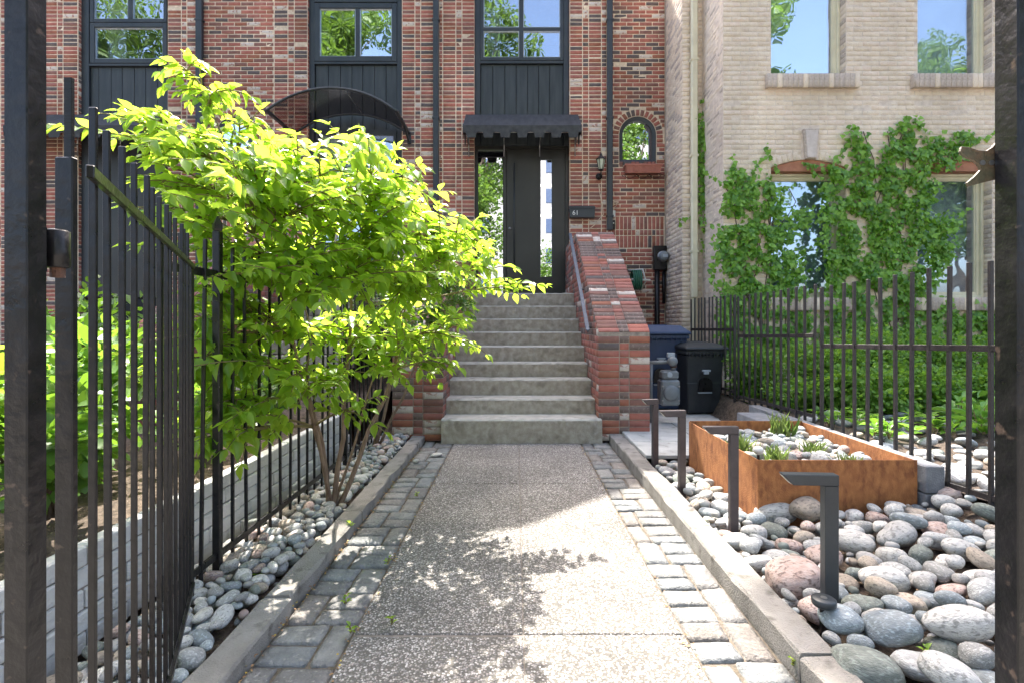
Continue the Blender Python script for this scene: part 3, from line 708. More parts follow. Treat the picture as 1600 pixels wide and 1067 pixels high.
# --- awnings
def awning(pxa, pxb, lab, cut=0):
    xa, xb = X_(pxa, F_), X_(pxb, F_); zt, zf = Z_(180, F_), Z_(196.5, 7.93); yb, yf = F_ - .01, 7.93
    o = thing('door_awning', lab, 'awning', ((xa + xb) / 2, F_, zt), 'canvas awnings over the front doors')
    t = MB()
    t.poly([(xa, yb, zt), (xb, yb, zt), (xb, yf, zf), (xa, yf, zf), (xa, yb, zt - .012), (xb, yb, zt - .012), (xb, yf, zf - .012), (xa, yf, zf - .012)],
           [(0, 1, 2, 3), (7, 6, 5, 4), (3, 2, 6, 7), (0, 3, 7, 4), (2, 1, 5, 6)]).build('canopy_cloth', 'awning', o)
    # scalloped valance, front and sides
    v = MB()
    def val(p0, p1, n, hh=.10, dd=.09):
        p0 = Vector(p0); p1 = Vector(p1); L = (p1 - p0).length; u = (p1 - p0) / L; nn = Vector((u.y, -u.x, 0)) * .004
        for i in range(n):
            a = L * i / n; b = L * (i + 1) / n; m_ = (b - a)
            prof = [(a, 0), (b, 0), (b, -hh), (b - m_ * .18, -hh - .006), (b - m_ * .25, -hh - dd), (a + m_ * .25, -hh - dd), (a + m_ * .18, -hh - .006), (a, -hh)]
            f1 = [p0 + u * q + Vector((0, 0, z)) for q, z in prof]
            v.poly(f1 + [p + nn for p in f1], [tuple(range(8)), tuple(range(15, 7, -1))] + [(j, (j + 1) % 8, 8 + (j + 1) % 8, 8 + j) for j in range(8)])
    val((xa, yf - .004, zf), (xb, yf - .004, zf), 7)
    v.build('valance', 'awning_edge', o)
    for xs in (xa, xb):
        s = MB(); s.poly([(xs, yb, zt - .01), (xs, yf, zf - .01), (xs, yf, zf - .16), (xs, yf + .10, zf - .16), (xs, yf + .14, zf - .08), (xs, yf + .24, zf - .08), (xs, yf + .28, zf - .19), (xs, yf + .40, zf - .19), (xs, yb, zf - .09)], [tuple(range(9))]).build('side_cloth', 'awning_edge', o)
    b = MB()
    for k in range(4):
        x = xa + .05 + (xb - xa - .1) * k / 3
        b.tube([(x, yb - .01, zf - .14), (x, yf + .02, zf - .1)], .009, 6); b.tube([(x, yb - .01, zt - .04), (x, yf + .02, zf - .03)], .009, 6)
        b.tube([(x, yb - .02, zf - .33), (x, yb - .02, zt - .04)], .009, 6)
    b.tube([(xa, yf + .02, zf - .1), (xb, yf + .02, zf - .1)], .009, 6)
    b.build('awning_frame', 'steel', o, smooth=True)
awning(728, 903, 'dark canvas awning with cut valance over the black front door')
awning(52, 262, 'dark canvas awning half hidden by gate bars at the far left')

# --- curved smoked canopy
cx0, cx1 = X_(460, F_), X_(640, F_); cze, czp = Z_(211, F_), Z_(179, F_)
can = thing('door_canopy', 'curved smoked plastic canopy on black frame above the shrub', 'canopy', ((cx0 + cx1) / 2, F_, cze))
hw = (cx1 - cx0) / 2; hh = czp - cze; rr = (hw * hw + hh * hh) / (2 * hh); am = math.asin(hw / rr); cc = (cx0 + cx1) / 2
def arcp(y, dz=0, n=22): return [(cc + rr * math.sin(-am + 2 * am * i / n), y, czp - rr + rr * math.cos(-am + 2 * am * i / n) + dz) for i in range(n + 1)]
A, Bp = arcp(F_ - .03), arcp(7.46); n = len(A)
MB().poly(A + Bp + [(p[0], p[1], p[2] + .006) for p in A + Bp], [(i, i + 1, n + i + 1, n + i) for i in range(n - 1)] + [(2 * n + i, 3 * n + i, 3 * n + i + 1, 2 * n + i + 1) for i in range(n - 1)] + [(0, n, 3 * n, 2 * n), (n - 1, 2 * n - 1, 4 * n - 1, 3 * n - 1)]).build('canopy_sheet', 'smoked', can, smooth=True)
for y in (F_ - .03, 7.46): MB().tube(arcp(y, -.012), .018, 8).build('canopy_rib', 'slate', can, smooth=True)
MB().tube([arcp(F_ - .03, 0)[13], arcp(7.46, 0)[13]], .008, 6).build('joint_strip', 'steel', can)
for p0, p1 in ((A[0], Bp[0]), (A[-1], Bp[-1])):
    MB().bar(p0, p1, .05, .04).build('side_arm', 'slate', can, bevel=.004)
    MB().box(p0[0] - .03, p0[0] + .03, F_ - .06, F_ - .012, p0[2] - .16, p0[2] + .03).build('bracket', 'slate', can, bevel=.004)
    MB().bar((p0[0], F_ - .03, p0[2] - .14), (p0[0], 8.0, p0[2] - .01), .03, .02).build('brace', 'slate', can)

# --- wall fittings of house 61
ml = thing('mailbox', 'black mailbox marked 61 beside the front door', 'mailbox', P(908, 333, F_))
mx0, mx1, mz0, mz1 = X_(889.5, F_), X_(928, F_), Z_(342.5, F_), Z_(325, F_)
MB().box(mx0, mx1, F_ - .11, F_ - .012, mz0, mz1).build('mailbox_body', 'slate', ml, bevel=.006)
MB().poly([(mx0 - .006, F_ - .122, mz1 - .02), (mx1 + .006, F_ - .122, mz1 - .02), (mx1 + .006, F_ - .008, mz1 + .03), (mx0 - .006, F_ - .008, mz1 + .03), (mx0 - .006, F_ - .122, mz1 - .035), (mx1 + .006, F_ - .122, mz1 - .035), (mx1 + .006, F_ - .008, mz1 + .002), (mx0 - .006, F_ - .008, mz1 + .002)],
          [(0, 1, 2, 3), (4, 7, 6, 5), (0, 4, 5, 1), (1, 5, 6, 2), (2, 6, 7, 3), (3, 7, 4, 0)]).build('lid', 'slate', ml)
tx = bpy.data.curves.new('house_number', 'FONT'); tx.body = '61'; tx.size = .105; tx.extrude = .0025; tx.align_x = 'CENTER'; tx.materials.append(M['white'])
tmp = bpy.data.objects.new('house_number_curve', tx); COL.objects.link(tmp); bpy.context.view_layer.update()
tme = bpy.data.meshes.new_from_object(tmp.evaluated_get(bpy.context.evaluated_depsgraph_get())); bpy.data.objects.remove(tmp); bpy.data.curves.remove(tx)
to = bpy.data.objects.new('house_number', tme); COL.objects.link(to); to.parent = ml; to.rotation_euler = (R(90), 0, 0)
to.location = Vector((X_(898, F_), F_ - .1125, Z_(338.6, F_))) - ml.location
ln = thing('wall_lantern', 'black wall lantern with pale glass between door and drainpipe', 'lantern', P(936, 270, F_))
lx = X_(936.5, F_); L = lambda py: Z_(py, F_)
MB().lathe((lx - .01, F_ - .012, L(277)), [(.055, 0), (.055, .015), (.035, .03), (.015, .04)], 14, axis='Y').build('back_plate', 'iron', ln, smooth=True)
MB().tube([(lx - .01, F_ - .05, L(277)), (lx - .01, F_ - .12, L(282)), (lx, F_ - .16, L(278)), (lx, F_ - .16, L(271))], .011, 8).build('arm', 'iron', ln, smooth=True)
MB().lathe((lx, F_ - .16, L(270)), [(.035, 0), (.038, .01), (.066, .155), (.07, .16)], 6).build('glass_body', 'lampglass', ln)
cg = MB()
for k in range(6):
    a = k * math.pi / 3; cg.tube([(lx + .037 * math.cos(a), F_ - .16 + .037 * math.sin(a), L(270)), (lx + .069 * math.cos(a), F_ - .16 + .069 * math.sin(a), L(270) + .16)], .005, 5)
cg.lathe((lx, F_ - .16, L(270) - .012), [(.02, -.015), (.042, 0), (.042, .014)], 6); cg.lathe((lx, F_ - .16, L(270) + .158), [(.082, 0), (.08, .012), (.035, .06), (.022, .07), (.02, .085), (.006, .11), (.002, .13)], 6)
cg.build('lantern_cage', 'iron', ln)
MB().tube([(lx - .01, F_ - .012, L(288)), (lx, F_ - .012, L(300)), (lx + .05, F_ - .014, L(322)), (lx + .06, F_ - .014, L(336)), (lx - .08, F_ - .012, L(352)), (lx - .16, F_ - .012, L(358))], .007, 5).build('cable', 'mortar', ln)
bl = thing('doorbell', 'small white doorbell box right of the drainpipe above the wall top', 'doorbell', P(958, 335, F_))
MB().box(X_(955, F_), X_(961, F_), F_ - .035, F_ - .011, L(340), L(330)).build('bell_box', 'white', bl, bevel=.004)
cw = MB()
for k in range(3): cw.tube([(X_(957.5, F_) + .10 * math.sin(t * .7 + k) * (.6 + .2 * k), F_ - .016 - k * .004, L(320) + .055 * math.cos(t * .7) * (1 - .15 * k)) for t in range(10)], .0035, 5)
cw.build('coiled_wire', 'mortar', bl)
so = thing('outdoor_socket', 'black outdoor switch under the white doorbell box', 'switch', P(957, 352, F_))
MB().box(X_(954.8, F_), X_(960.5, F_), F_ - .045, F_ - .011, L(360), L(345)).build('socket_body', 'iron', so, bevel=.006)
MB().lathe((X_(957.8, F_), F_ - .046, L(350)), [(.012, 0), (.012, .006)], 12, axis='Y').build('button', 'white', so)
# flower box under the round-headed window
fb = thing('flower_box', 'terracotta window box with ring pattern under the round-headed window', 'flower box', P(1000, 268, F_))
q = MB(); a, b = X_(974, F_), X_(1030, F_); z0, z1 = L(275), L(262.5)
q.poly([(a + .03, F_ - .16, z0), (b - .03, F_ - .16, z0), (b - .03, F_ - .03, z0), (a + .03, F_ - .03, z0), (a, F_ - .19, z1), (b, F_ - .19, z1), (b, F_ - .015, z1), (a, F_ - .015, z1)], [(0, 3, 2, 1), (0, 1, 5, 4), (1, 2, 6, 5), (2, 3, 7, 6), (3, 0, 4, 7)])
q.box(a - .008, b + .008, F_ - .2, F_ - .186, z1 - .018, z1 + .004); q.box(a - .008, a + .006, F_ - .186, F_ - .013, z1 - .018, z1 + .004); q.box(b - .006, b + .008, F_ - .186, F_ - .013, z1 - .018, z1 + .004)
q.build('trough', 'flowerbox', fb)
q = MB(); q.box(a + .01, b - .01, F_ - .18, F_ - .02, z1 - .03, z1 - .012); q.build('potting_soil', 'soil', fb)
for k in range(3):
    c_ = Vector((a + (b - a) * (.27 + .23 * k), F_ - .176, (z0 + z1) / 2 - .01)); MB().tube([c_ + Vector((.038 * math.cos(t * math.pi / 8), -.008 - .0 * t, .038 * math.sin(t * math.pi / 8))) for t in range(17)], .007, 6).build('ring_relief', 'flowerbox', fb)
q = MB()
for k in range(3):
    xx = a + (b - a) * (.15 + .35 * k)
    for sx in (-1, 1): q.tube([(xx, F_ - .015, z0 - .05), (xx + sx * .05, F_ - .07, z0 - .055), (xx + sx * .10, F_ - .12, z0 - .02), (xx + sx * .14, F_ - .13, z0 - .04), (xx + sx * .11, F_ - .13, z0 - .055)], .005, 5)
q.tube([(a, F_ - .13, z0 - .012), (b, F_ - .13, z0 - .012)], .006, 5)
q.build('scroll_bracket', 'iron', fb)
# electric meter
em = thing('electric_meter', 'round electric meter on black backing board where the brick meets the pale house', 'meter', P(1030, 405, F_))
MB().box(X_(1019, F_), X_(1038.5, F_), F_ - .12, F_ - .011, L(423), L(386)).build('meter_board', 'iron', em, bevel=.008)
mc = Vector((X_(1032, F_), F_ - .12, L(403)))
MB().lathe(mc, [(.09, 0), (.09, .03), (.082, .045)], 24, axis='Y').build('meter_ring', 'steel', em, smooth=True)
MB().lathe(mc + Vector((0, -.045, 0)), [(.08, 0), (.078, .05), (.066, .075), (.03, .085)], 24, axis='Y').build('meter_glass', 'gasgrey', em, smooth=True)
MB().box(mc.x - .03, mc.x + .045, mc.y - .14, mc.y - .12, mc.z - .025, mc.z + .02).build('meter_dial', 'label_pale', em)
MB().tube([(X_(1025, F_), F_ - .07, L(424)), (X_(1025, F_), F_ - .07, .1)], .042, 12).build('conduit', 'iron', em, smooth=True)
MB().tube([(X_(1035.5, F_), F_ - .06, L(424)), (X_(1035.5, F_), F_ - .06, L(475))], .026, 10).build('conduit', 'iron', em, smooth=True)
# hose reel
hr = thing('hose_reel', 'green hose on a small white reel behind the brick stair wall', 'hose reel', P(995, 438, F_))
hc = P(994, 438, F_ - .2)
t = MB()
for k in range(5): t.tube([hc + Vector((-.06 + k * .03, .13 * math.cos(a_ * math.pi / 8), .15 * math.sin(a_ * math.pi / 8))) for a_ in range(17)], .014, 6)
t.build('hose', 'green_hose', hr, smooth=True)
t = MB(); t.tube([hc + Vector((-.09, .16, .17)), hc + Vector((.10, -.02, .17)), hc + Vector((.14, -.05, -.02)), hc + Vector((.10, .1, -.16))], .014, 6)
t.tube([hc + Vector((-.1, -.1, 0)), hc + Vector((.2, -.1, -.01))], .018, 6); t.tube([hc + Vector((0, .17, -.1)), hc + Vector((.0, 0, 0))], .014, 6)
t.build('reel_frame', 'white', hr, smooth=True)

# ------------------------------------------------------------------ stairs
st = thing('front_stairs', 'nine worn concrete steps rising to the black front door', 'stairs', (0.05, 4.95, 0))
ys = [4.95, 5.25, 5.53, 5.80, 6.07, 6.34, 6.61, 6.88, 7.15]; pys = [655, 623, 592.5, 567, 541, 518.6, 498, 478, 458.3]
zs = [Z_(p, y) for p, y in zip(pys, ys)]
for k in range(9):
    z0 = 0 if k == 0 else zs[k - 1] - .001; yb = ys[k + 1] + .04 if k < 8 else 8.5
    xa, xb = (-.722, .838) if k == 0 else (-.714, .811)
    n = 40; b = MB(); top = []; 
    V = []; rnd = random.Random(k)
    for i in range(n + 1):
        x = xa + (xb - xa) * i / n; nz = rnd.gauss(0, .0016); ny = rnd.gauss(0, .0022)
        if rnd.random() < .06: nz -= .007; ny += .006
        if k == 0 and i > n - 2: ny += .02; nz -= .02
        V += [(x, ys[k] + .004, z0 - .004), (x, ys[k] + ny * .5 + .002, (z0 + zs[k]) / 2), (x, ys[k] + ny, zs[k] - .014), (x, ys[k] + .012 + ny, zs[k] + nz), (x, ys[k] + .05, zs[k] + nz * .3), (x, yb, zs[k])]
    fs = []; ms = []
    for i in range(n):
        for t in range(5): fs.append((i * 6 + t, (i + 1) * 6 + t, (i + 1) * 6 + t + 1, i * 6 + t + 1)); ms.append(0 if t < 2 else 1)
    fs2 = [(i) for i in fs]
    b.poly(V, [f_ for f_, m_ in zip(fs, ms) if m_ == 0], 'concrete'); o = len(b.v)
    b.poly(V, [f_ for f_, m_ in zip(fs, ms) if m_ == 1], 'concrete_top')
    b.poly([V[j] for j in range(6)] + [(xa, yb, z0 - .004)], [(0, 1, 2, 3, 4, 5, 6)], 'concrete'); e = n * 6
    b.poly([V[e + j] for j in range(6)] + [(xb, yb, z0 - .004)], [(6, 5, 4, 3, 2, 1, 0)], 'concrete')
    b.build('step', None, st)

def stair_wall(x0, x1, lab, seed, inner):
    random.seed(seed)
    o = thing('stair_wall', lab, 'brick wall', ((x0 + x1) / 2, 5.05, 0), 'stepped brick walls flanking the stairs')
    yf, ym, yb = 5.05, 6.95, 8.40; zf, zm = 1.075, 2.40; sl = (zm - zf) / (ym - yf); e = .0045
    MB().prism([(yf + .006, 0), (yf + .006, zf - .01), (ym, zm - .01), (yb, zm - .01), (yb, 0)], 'X', x0 + e, x1 - e).build('wall_core', 'mortar_mid', o)
    B = Bricks(); W = x1 - x0; c = [x0, x0 + .208, x0 + .305, x1]
    wt = [.20, .26, .10, .17, .02, .07, .18]; pk = lambda: random.choices(BM + ['b_grey'], wt)[0]
    k = 0; cf = .0688
    while (k + 1) * cf < zf + .005:
        for i in range(3): B.add(((c[i] + c[i + 1]) / 2, yf + random.gauss(0, .0015) + (.0012 if i == 1 else 0), (k + .5) * cf), c[i + 1] - c[i] - .008, cf - .008, pk(), None, 10)
        k += 1
    # sloping brick cap
    ang = math.atan(sl); L = math.hypot(ym - yf, zm - zf); n = int(L / .0688)
    rot = Euler((-(math.pi / 2 - ang), 0, 0)).to_matrix()
    for j in range(n):
        s_ = (j + .5) * L / n; y = yf + s_ * math.cos(ang); z = zf + s_ * math.sin(ang)
        for i in range(3): B.add(((c[i] + c[i + 1]) / 2 + random.gauss(0, .002), y, z + random.gauss(0, .0015)), c[i + 1] - c[i] - .006, L / n - .008, random.choices(BM + ['b_grey'], [.10, .22, .06, .22, .05, .10, .38])[0], rot, 9)
    j = 0
    while ym + (j + 1) * .0688 < yb:
        for i in range(3): B.add(((c[i] + c[i + 1]) / 2, ym + (j + .5) * .0688, zm), c[i + 1] - c[i] - .008, .060, pk(), Euler((-math.pi / 2, 0, 0)).to_matrix(), -5)
        j += 1
    # side faces
    for (xs, sg) in ((x0, -1), (x1, 1)):
        rot = Euler((0, 0, R(90) * sg)).to_matrix(); k = 0
        while (k + 1) * cf < zm:
            ztop = (k + 1) * cf; ys0 = yf + max(0, (ztop - zf) / sl) + .012; y = yf + .03 - SL + (SL / 2 if k % 2 else 0)
            while y < yb:
                a, b = max(y, ys0), min(y + SL, yb)
                if b - a > .03: B.add((xs, (a + b) / 2, (k + .5) * cf), b - a - .008, cf - .008, pk(), rot, 1 if (xs == inner) else -3)
                y += SL
            k += 1
    B.emit(o); return o
stair_wall(.814, 1.325, 'sloping brick wall with blue handrail at the right of the steps', 5, .814)
stair_wall(-1.222, -.716, 'sloping brick wall at the left of the steps, half hidden by shrub', 6, -.716)
random.seed(21)
hrl = thing('handrail', 'blue grey metal handrail fixed along the right brick stair wall', 'handrail', (.76, 5.36, 1.08))
p0, p1 = Vector((.755, 5.36, 1.085)), Vector((.755, 7.12, 2.41))
MB().bar(p0, p1, .042, .012).build('rail', 'rail_blue', hrl, bevel=.003); MB().bar(p0 + Vector((0, 0, -.012)), p1 + Vector((0, 0, -.012)), .012, .026).build('rail_web', 'rail_blue', hrl)
for t in (.08, .42, .72, .94):
    p = p0.lerp(p1, t); MB().tube([p + Vector((0, 0, -.02)), p + Vector((0, 0, -.07)), (.812, p.y, p.z - .08)], .008, 6).build('rail_bracket', 'slate', hrl)

# neighbour's stairs beyond the shrub
ns = thing('neighbour_stairs', 'shaded concrete steps of the middle house behind the shrub', 'stairs', (-2.7, 5.2, 0))
for k in range(9): MB().box(-3.3, -2.0, 5.3 + .27 * k, (5.3 + .27 * (k + 1) + .02) if k < 8 else 8.5, .12 + (k * .165 if k else 0), .12 + (k + 1) * .163).build('step', 'concrete', ns, bevel=.006)
stair_wall(-3.82, -3.31, 'brick stair wall of the middle house seen through the left fence', 8, -3.31)
nr = thing('neighbour_handrail', 'blue metal handrail of the middle house seen through the left fence', 'handrail', (-3.2, 5.3, 1))
MB().bar((-3.22, 5.3, 1.15), (-3.22, 7.2, 2.45), .05, .015).build('rail', 'rail_blue', nr); MB().bar((-3.22, 5.35, .2), (-3.22, 5.35, 1.18), .03, .03).build('rail_post', 'rail_blue', nr)

# ------------------------------------------------------------------ pale brick house
TB = ['t_a', 't_b', 't_c']; pt = lambda: random.choices(TB, [.5, .3, .2])[0]
th = thing('pale_brick_house', 'pale painted brick house with cream windows and climbing ivy', 'house', (5.3, TY, 0))
XA = X_(1130, TY); XS = X_(1066, 7.57); X2 = 7.35
openings = [(3.40, 4.40, 4.465, 7.5), (5.354, 6.35, 4.465, 7.5), (3.40, 4.40, 1.50, 3.24), (5.354, 6.35, 1.50, 3.24)]
w_ = MB(); my = TY + .0035; yb = TY + .9
xsn = [XA, 3.40, 4.40, 5.354, 6.35, 12.0]
for i in range(5):
    if i in (1, 3):
        a, b = xsn[i], xsn[i + 1]; w_.box(a, b, my, yb, 0, 1.50); 
        # segmental head
        n = 10; hz = 3.24; rise = .105
        pts = [(a + (b - a) * j / n, hz + rise * math.sin(math.pi * j / n)) for j in range(n + 1)]
        for j in range(n):
            (xa, za), (xb, zb) = pts[j], pts[j + 1]
            w_.poly([(xa, my, za), (xb, my, zb), (xb, my, 4.46), (xa, my, 4.46), (xa, yb, za), (xb, yb, zb), (xb, yb, 4.46), (xa, yb, 4.46)], [(0, 1, 2, 3), (4, 7, 6, 5), (0, 4, 5, 1), (2, 6, 7, 3)])
    else: w_.box(xsn[i], xsn[i + 1], my, yb, 0, 7.5)
w_.box(XS + .005, XA, 7.575, 8.6, 0, 7.5)
w_.box(X_(1039.5, F_) + .006, XS + .006, 7.575, 9.4, 0, 7.5)
w_.box(XA + .004, XA + .3, TY + .01, 8.6, 0, 7.5)
w_.build('wall', 't_mortar', th)
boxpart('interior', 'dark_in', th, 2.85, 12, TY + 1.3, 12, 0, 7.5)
boxpart('roof', 't_dark', th, X_(1039.5, F_) + .01, 12, TY + .02, 12, 7.51, 9.0)
B = Bricks()
def mkhole(x0, x1, z0, z1, arch):
    def f(a, b):
        if b <= z0 + .01 or a >= z1 + (.10 if arch else 0): return None
        pad = .0
        return (x0, x1)
    return f
hs = [mkhole(3.40, 4.40, 4.46 - .20, 9, False), mkhole(5.354, 6.35, 4.46 - .20, 9, False), mkhole(3.40, 4.40, 1.44, 3.24, True), mkhole(5.354, 6.35, 1.44, 3.24, True)]
XKs = X_(1253, TY), X_(1278.5, TY)
hs.append(mkhole(XKs[0], XKs[1], 3.30, Z_(203, TY), False))
running(B, XA, X2, 0.2, 7.0, TY, hs, pt, sl=.232, co=.0655, pr=3)
# strip by the downpipe and the receding side faces
running(B, XS, XA, 0.2, 7.4, 7.57, (), pt, sl=.232, co=.0655, pr=0)
def side_run(xs, ya, yb):
    rot = Euler((0, 0, R(-90))).to_matrix(); k = 3
    while (k + 1) * .0655 < 7.4:
        y = ya - .232 + (.116 if k % 2 else 0)
        while y < yb:
            a, b = max(y, ya) + .004, min(y + .232, yb) - .004
            if b - a > .03: B.add((xs, (a + b) / 2, (k + .5) * .0655), b - a, .0555, random.choice(['t_a', 't_dark', 't_b', 't_a']), rot, 0)
            y += .232
        k += 1
side_run(XA, TY + .01, 7.56); side_run(XS, 7.58, 8.40)
# window reveals
for (a, b, z0, z1) in openings:
    k = int(z0 / .0655) + 1
    while (k + 1) * .0655 < min(z1, 7.4):
        B.add((b - .004, TY + .085, (k + .5) * .0655), .15, .0555, random.choice(['t_dark', 't_a']), Euler((0, 0, R(-90))).to_matrix(), 1); k += 1
# arch voussoirs
for (a, b) in ((3.40, 4.40), (5.354, 6.35)):
    n = 14
    for j in range(n):
        u = (j + .5) / n; x = a + (b - a) * u; z = 3.24 + .105 * math.sin(math.pi * u) + .055; sl_ = math.atan(.105 * math.pi * math.cos(math.pi * u))
        if XKs[0] - .02 < x < XKs[1] + .02: continue
        B.add((x, TY - .006, z), (b - a) / n - .008, .10, pt(), Euler((0, -sl_, 0)).to_matrix(), 6)
# sills: row of upright bricks, projecting
for (xa, xb, z0, z1) in ((X_(1195, TY), X_(1339, TY), Z_(140, TY), Z_(119, TY)), (X_(1422, TY), 6.45, Z_(140, TY), Z_(119, TY)), (3.33, 4.47, 1.33, 1.50), (5.28, 6.42, 1.33, 1.50)):
    boxpart('sill_bed', 't_mortar', th, xa + .004, xb - .004, TY - .062, TY + .19, z0 + .004, z1 - .004)
    n = int((xb - xa) / .068)
    for j in range(n): B.add((xa + (j + .5) * (xb - xa) / n, TY - .07, (z0 + z1) / 2), (xb - xa) / n - .006, z1 - z0, random.choice(['t_dark', 't_dark', 't_a']), None, 8)
    for (xe, sg) in ((xa, -1),): B.add((xe, TY - .035, (z0 + z1) / 2), .07, z1 - z0, 't_dark', Euler((0, 0, R(-90))).to_matrix(), 8)
B.emit(th)
kz0, kz1 = 3.345, Z_(203, TY); kc = (XKs[0] + XKs[1]) / 2
def key(w0, w1, z0, z1, y0, y1, m_, p): 
    return MB().prism([(kc - w0, z0), (kc + w0, z0), (kc + w1, z1), (kc - w1, z1)], 'Y', y0, y1).build('keystone', m_, p, bevel=.004)
ks = key(.075, .105, kz0, kz1, TY - .035, TY + .05, 't_dark', th); 
MB().prism([(kc - .058, kz0 + .012), (kc + .058, kz0 + .012), (kc + .082, kz1 - .025), (kc - .082, kz1 - .025)], 'Y', TY - .045, TY - .0355).build('keystone_panel', 'keystone', ks, bevel=.004)
WY = TY + .20
for i, (a, b, z0, z1) in enumerate(openings):
    if i > 1:
        MB().prism([(a + (b - a) * j / 10, 3.235 + .105 * math.sin(math.pi * j / 10)) for j in range(11)] + [(b, 3.19), (a, 3.19)], 'Y', TY + .02, WY + .04).build('arch_infill', 'terra', th)
        z1 = 3.19
    wn = window(th, a, b, z0 + .002, z1 - .002, WY, [], [], t=.075, m='cream', gm='glass_pale' if i != 0 else 'glass_sky')
    f = MB(); frame_rect(f, a + .002, b - .002, z0 + .003, z1 - .003, .035, WY - .075, WY - .04); f.build('casing', 'cream', wn, bevel=.004)
    boxpart('shade', 'blind', wn, a + .06, b - .06, WY + .14, WY + .16, z0 + .05, z1 - .05)
dp = thing('pale_downpipe', 'cream downpipe running down the narrow pale brick strip', 'downpipe', (X_(1084, 7.5), 7.5, 0))
xx = X_(1084.5, 7.5); MB().box(xx - .045, xx + .045, 7.46, 7.53, Z_(466, 7.5), 7.6).build('pipe', 'cream', dp, bevel=.012)
MB().box(xx - .033, xx + .033, 7.47, 7.53, .25, Z_(466.5, 7.5)).build('pipe_shoe', 'cream', dp, bevel=.01)
for z in (2.2, 3.6, 5.0): MB().box(xx - .055, xx + .055, 7.455, 7.56, z, z + .03).build('strap', 'cream', dp)

# ------------------------------------------------------------------ iron work
def picket_mesh(wd, h, m_): 
    b = MB().box(-wd / 2, wd / 2, -wd / 2, wd / 2, 0, h); return b.mesh('picket', m_, bevel=.0018)
def fence_line(o, x, ya, yb, zb, ztop, zrail, sp, wd, m_, postw=.042, post_top=.06, post_at=(0,), lower=None):
    n = int(round((yb - ya) / sp)); pm = picket_mesh(wd, 1, m_)
    for i in range(n + 1):
        y = ya + (yb - ya) * i / n; zb_ = zb(y); zt_ = ztop(y)
        if i in post_at: MB().box(x - postw / 2, x + postw / 2, y - postw / 2, y + postw / 2, zb_ - .1, zt_ + post_top).build('post', m_, o, bevel=.003)
        else: place('picket', pm, o, (x + random.gauss(0, .001), y, zb_), (random.gauss(0, .004), random.gauss(0, .004), 0), (1, 1, zt_ - zb_ + random.gauss(0, .004)))
    MB().bar((x, ya, zrail(ya)), (x, yb, zrail(yb)), .012, .034).build('rail', m_, o, bevel=.002)
    if lower: MB().bar((x, ya, lower(ya)), (x, yb, lower(yb)), .012, .030).build('rail', m_, o, bevel=.002)
XF = 2.42
fr = thing('iron_fence', 'weathered dark iron fence along the stones before the ivy wall', 'fence', (XF, 4, .3))
def lerpf(a, b, va, vb): return lambda y: va + (vb - va) * (y - a) / (b - a)
fence_line(fr, XF, 1.95, 4.05, lerpf(2.65, 4.05, .22, .315), lerpf(2.65, 4.05, 1.472, 1.438), lerpf(2.65, 4.05, 1.02, .975), .131, .019, 'iron_old', post_at=(16,), post_top=0, postw=.024, lower=lerpf(2.65, 4.05, .26, .20))
fence_line(fr, XF, 4.16, 5.56, lerpf(4.1, 5.6, .32, .33), lerpf(4.1, 5.6, 1.47, 1.45), lerpf(4.1, 5.6, 1.055, 1.02), .128, .0185, 'iron_old', post_at=(), lower=lerpf(4.1, 5.6, .405, .37))
fence_line(fr, XF, 5.66, 7.05, lerpf(5.6, 7, .33, .33), lerpf(5.6, 7, 1.47, 1.50), lerpf(5.6, 7, 1.09, 1.08), .128, .0185, 'iron_old', post_at=(0,), post_top=0, postw=.026, lower=lerpf(5.6, 7, .40, .40))
# left fence
XL = -1.305
fl = thing('iron_fence', 'glossy black iron fence in front of the white block planter, behind the shrub', 'fence', (XL, 3, 0))
fence_line(fl, XL, 1.88, 5.0, lambda y: .06, lambda y: 1.50 if y > 1 else 1.5, lambda y: 1.36, .12, .0135, 'iron', postw=.032, post_at=(3, 17, 26), post_top=.05, lower=lambda y: .135)
for yk in (1.88 + 3 * .12, 1.88 + 17 * .12): MB().lathe((XL, yk, 1.55), [(.019, 0), (.023, .01), (.023, .03), (.012, .05), (.003, .065)], 4).build('post_cap', 'iron', fl)

# open gate
gt = thing('iron_gate', 'open black iron gate swung inward with green light on its edges', 'gate', (-.583, .68, .2))
ga, gb = Vector((-.583, .68, 0)), Vector((-1.164, 1.83, 0)); gd = (gb - ga).normalized(); GL = (gb - ga).length
gang = math.atan2(gd.y, gd.x)
def gbar(name, s, wd, z0, z1, m_='iron', wn=None):
    c_ = ga + gd * s; me = MB().box(-wd / 2, wd / 2, -(wn or wd) / 2, (wn or wd) / 2, 0, z1 - z0).mesh(name, m_, bevel=.0015)
    return place(name, me, gt, (c_.x, c_.y, z0), (0, 0, 0))
gbar('stile', .0, .024, .12, 1.362, wn=.010).location.x -= .014; gbar('stile', GL, .020, .17, 1.36, wn=.018)
sps = [.654, .743, .829, .907, .998, 1.083, 1.168, 1.253, 1.338, 1.423, 1.508, 1.593, 1.678, 1.75]
pm = MB().box(-.0056, .0056, -.0028, .0028, 0, 1).mesh('picket', 'iron', bevel=.001)
for k, Y in enumerate(sps):
    s = (Y - .68) / gd.y; c_ = ga + gd * s
    zt_ = 1.455 if k else 1.468
    if k == 0: c_ = Vector((-.594, .681, 0))
    place('picket', pm, gt, (c_.x, c_.y, .17 if k else 1.362), (random.gauss(0, .003), random.gauss(0, .003), 0), (1, 1, (zt_ - .17) if k else zt_ - 1.362 + .0))
gn = Vector((-gd.y, gd.x, 0)) * -.0105
for z in (1.349, .215):
    MB().bar(ga + Vector((0, 0, z)) + gd * .013 + gn, gb + Vector((0, 0, z)) - gd * .002 + gn, .010, .018).build('rail', 'iron', gt, bevel=.0015)
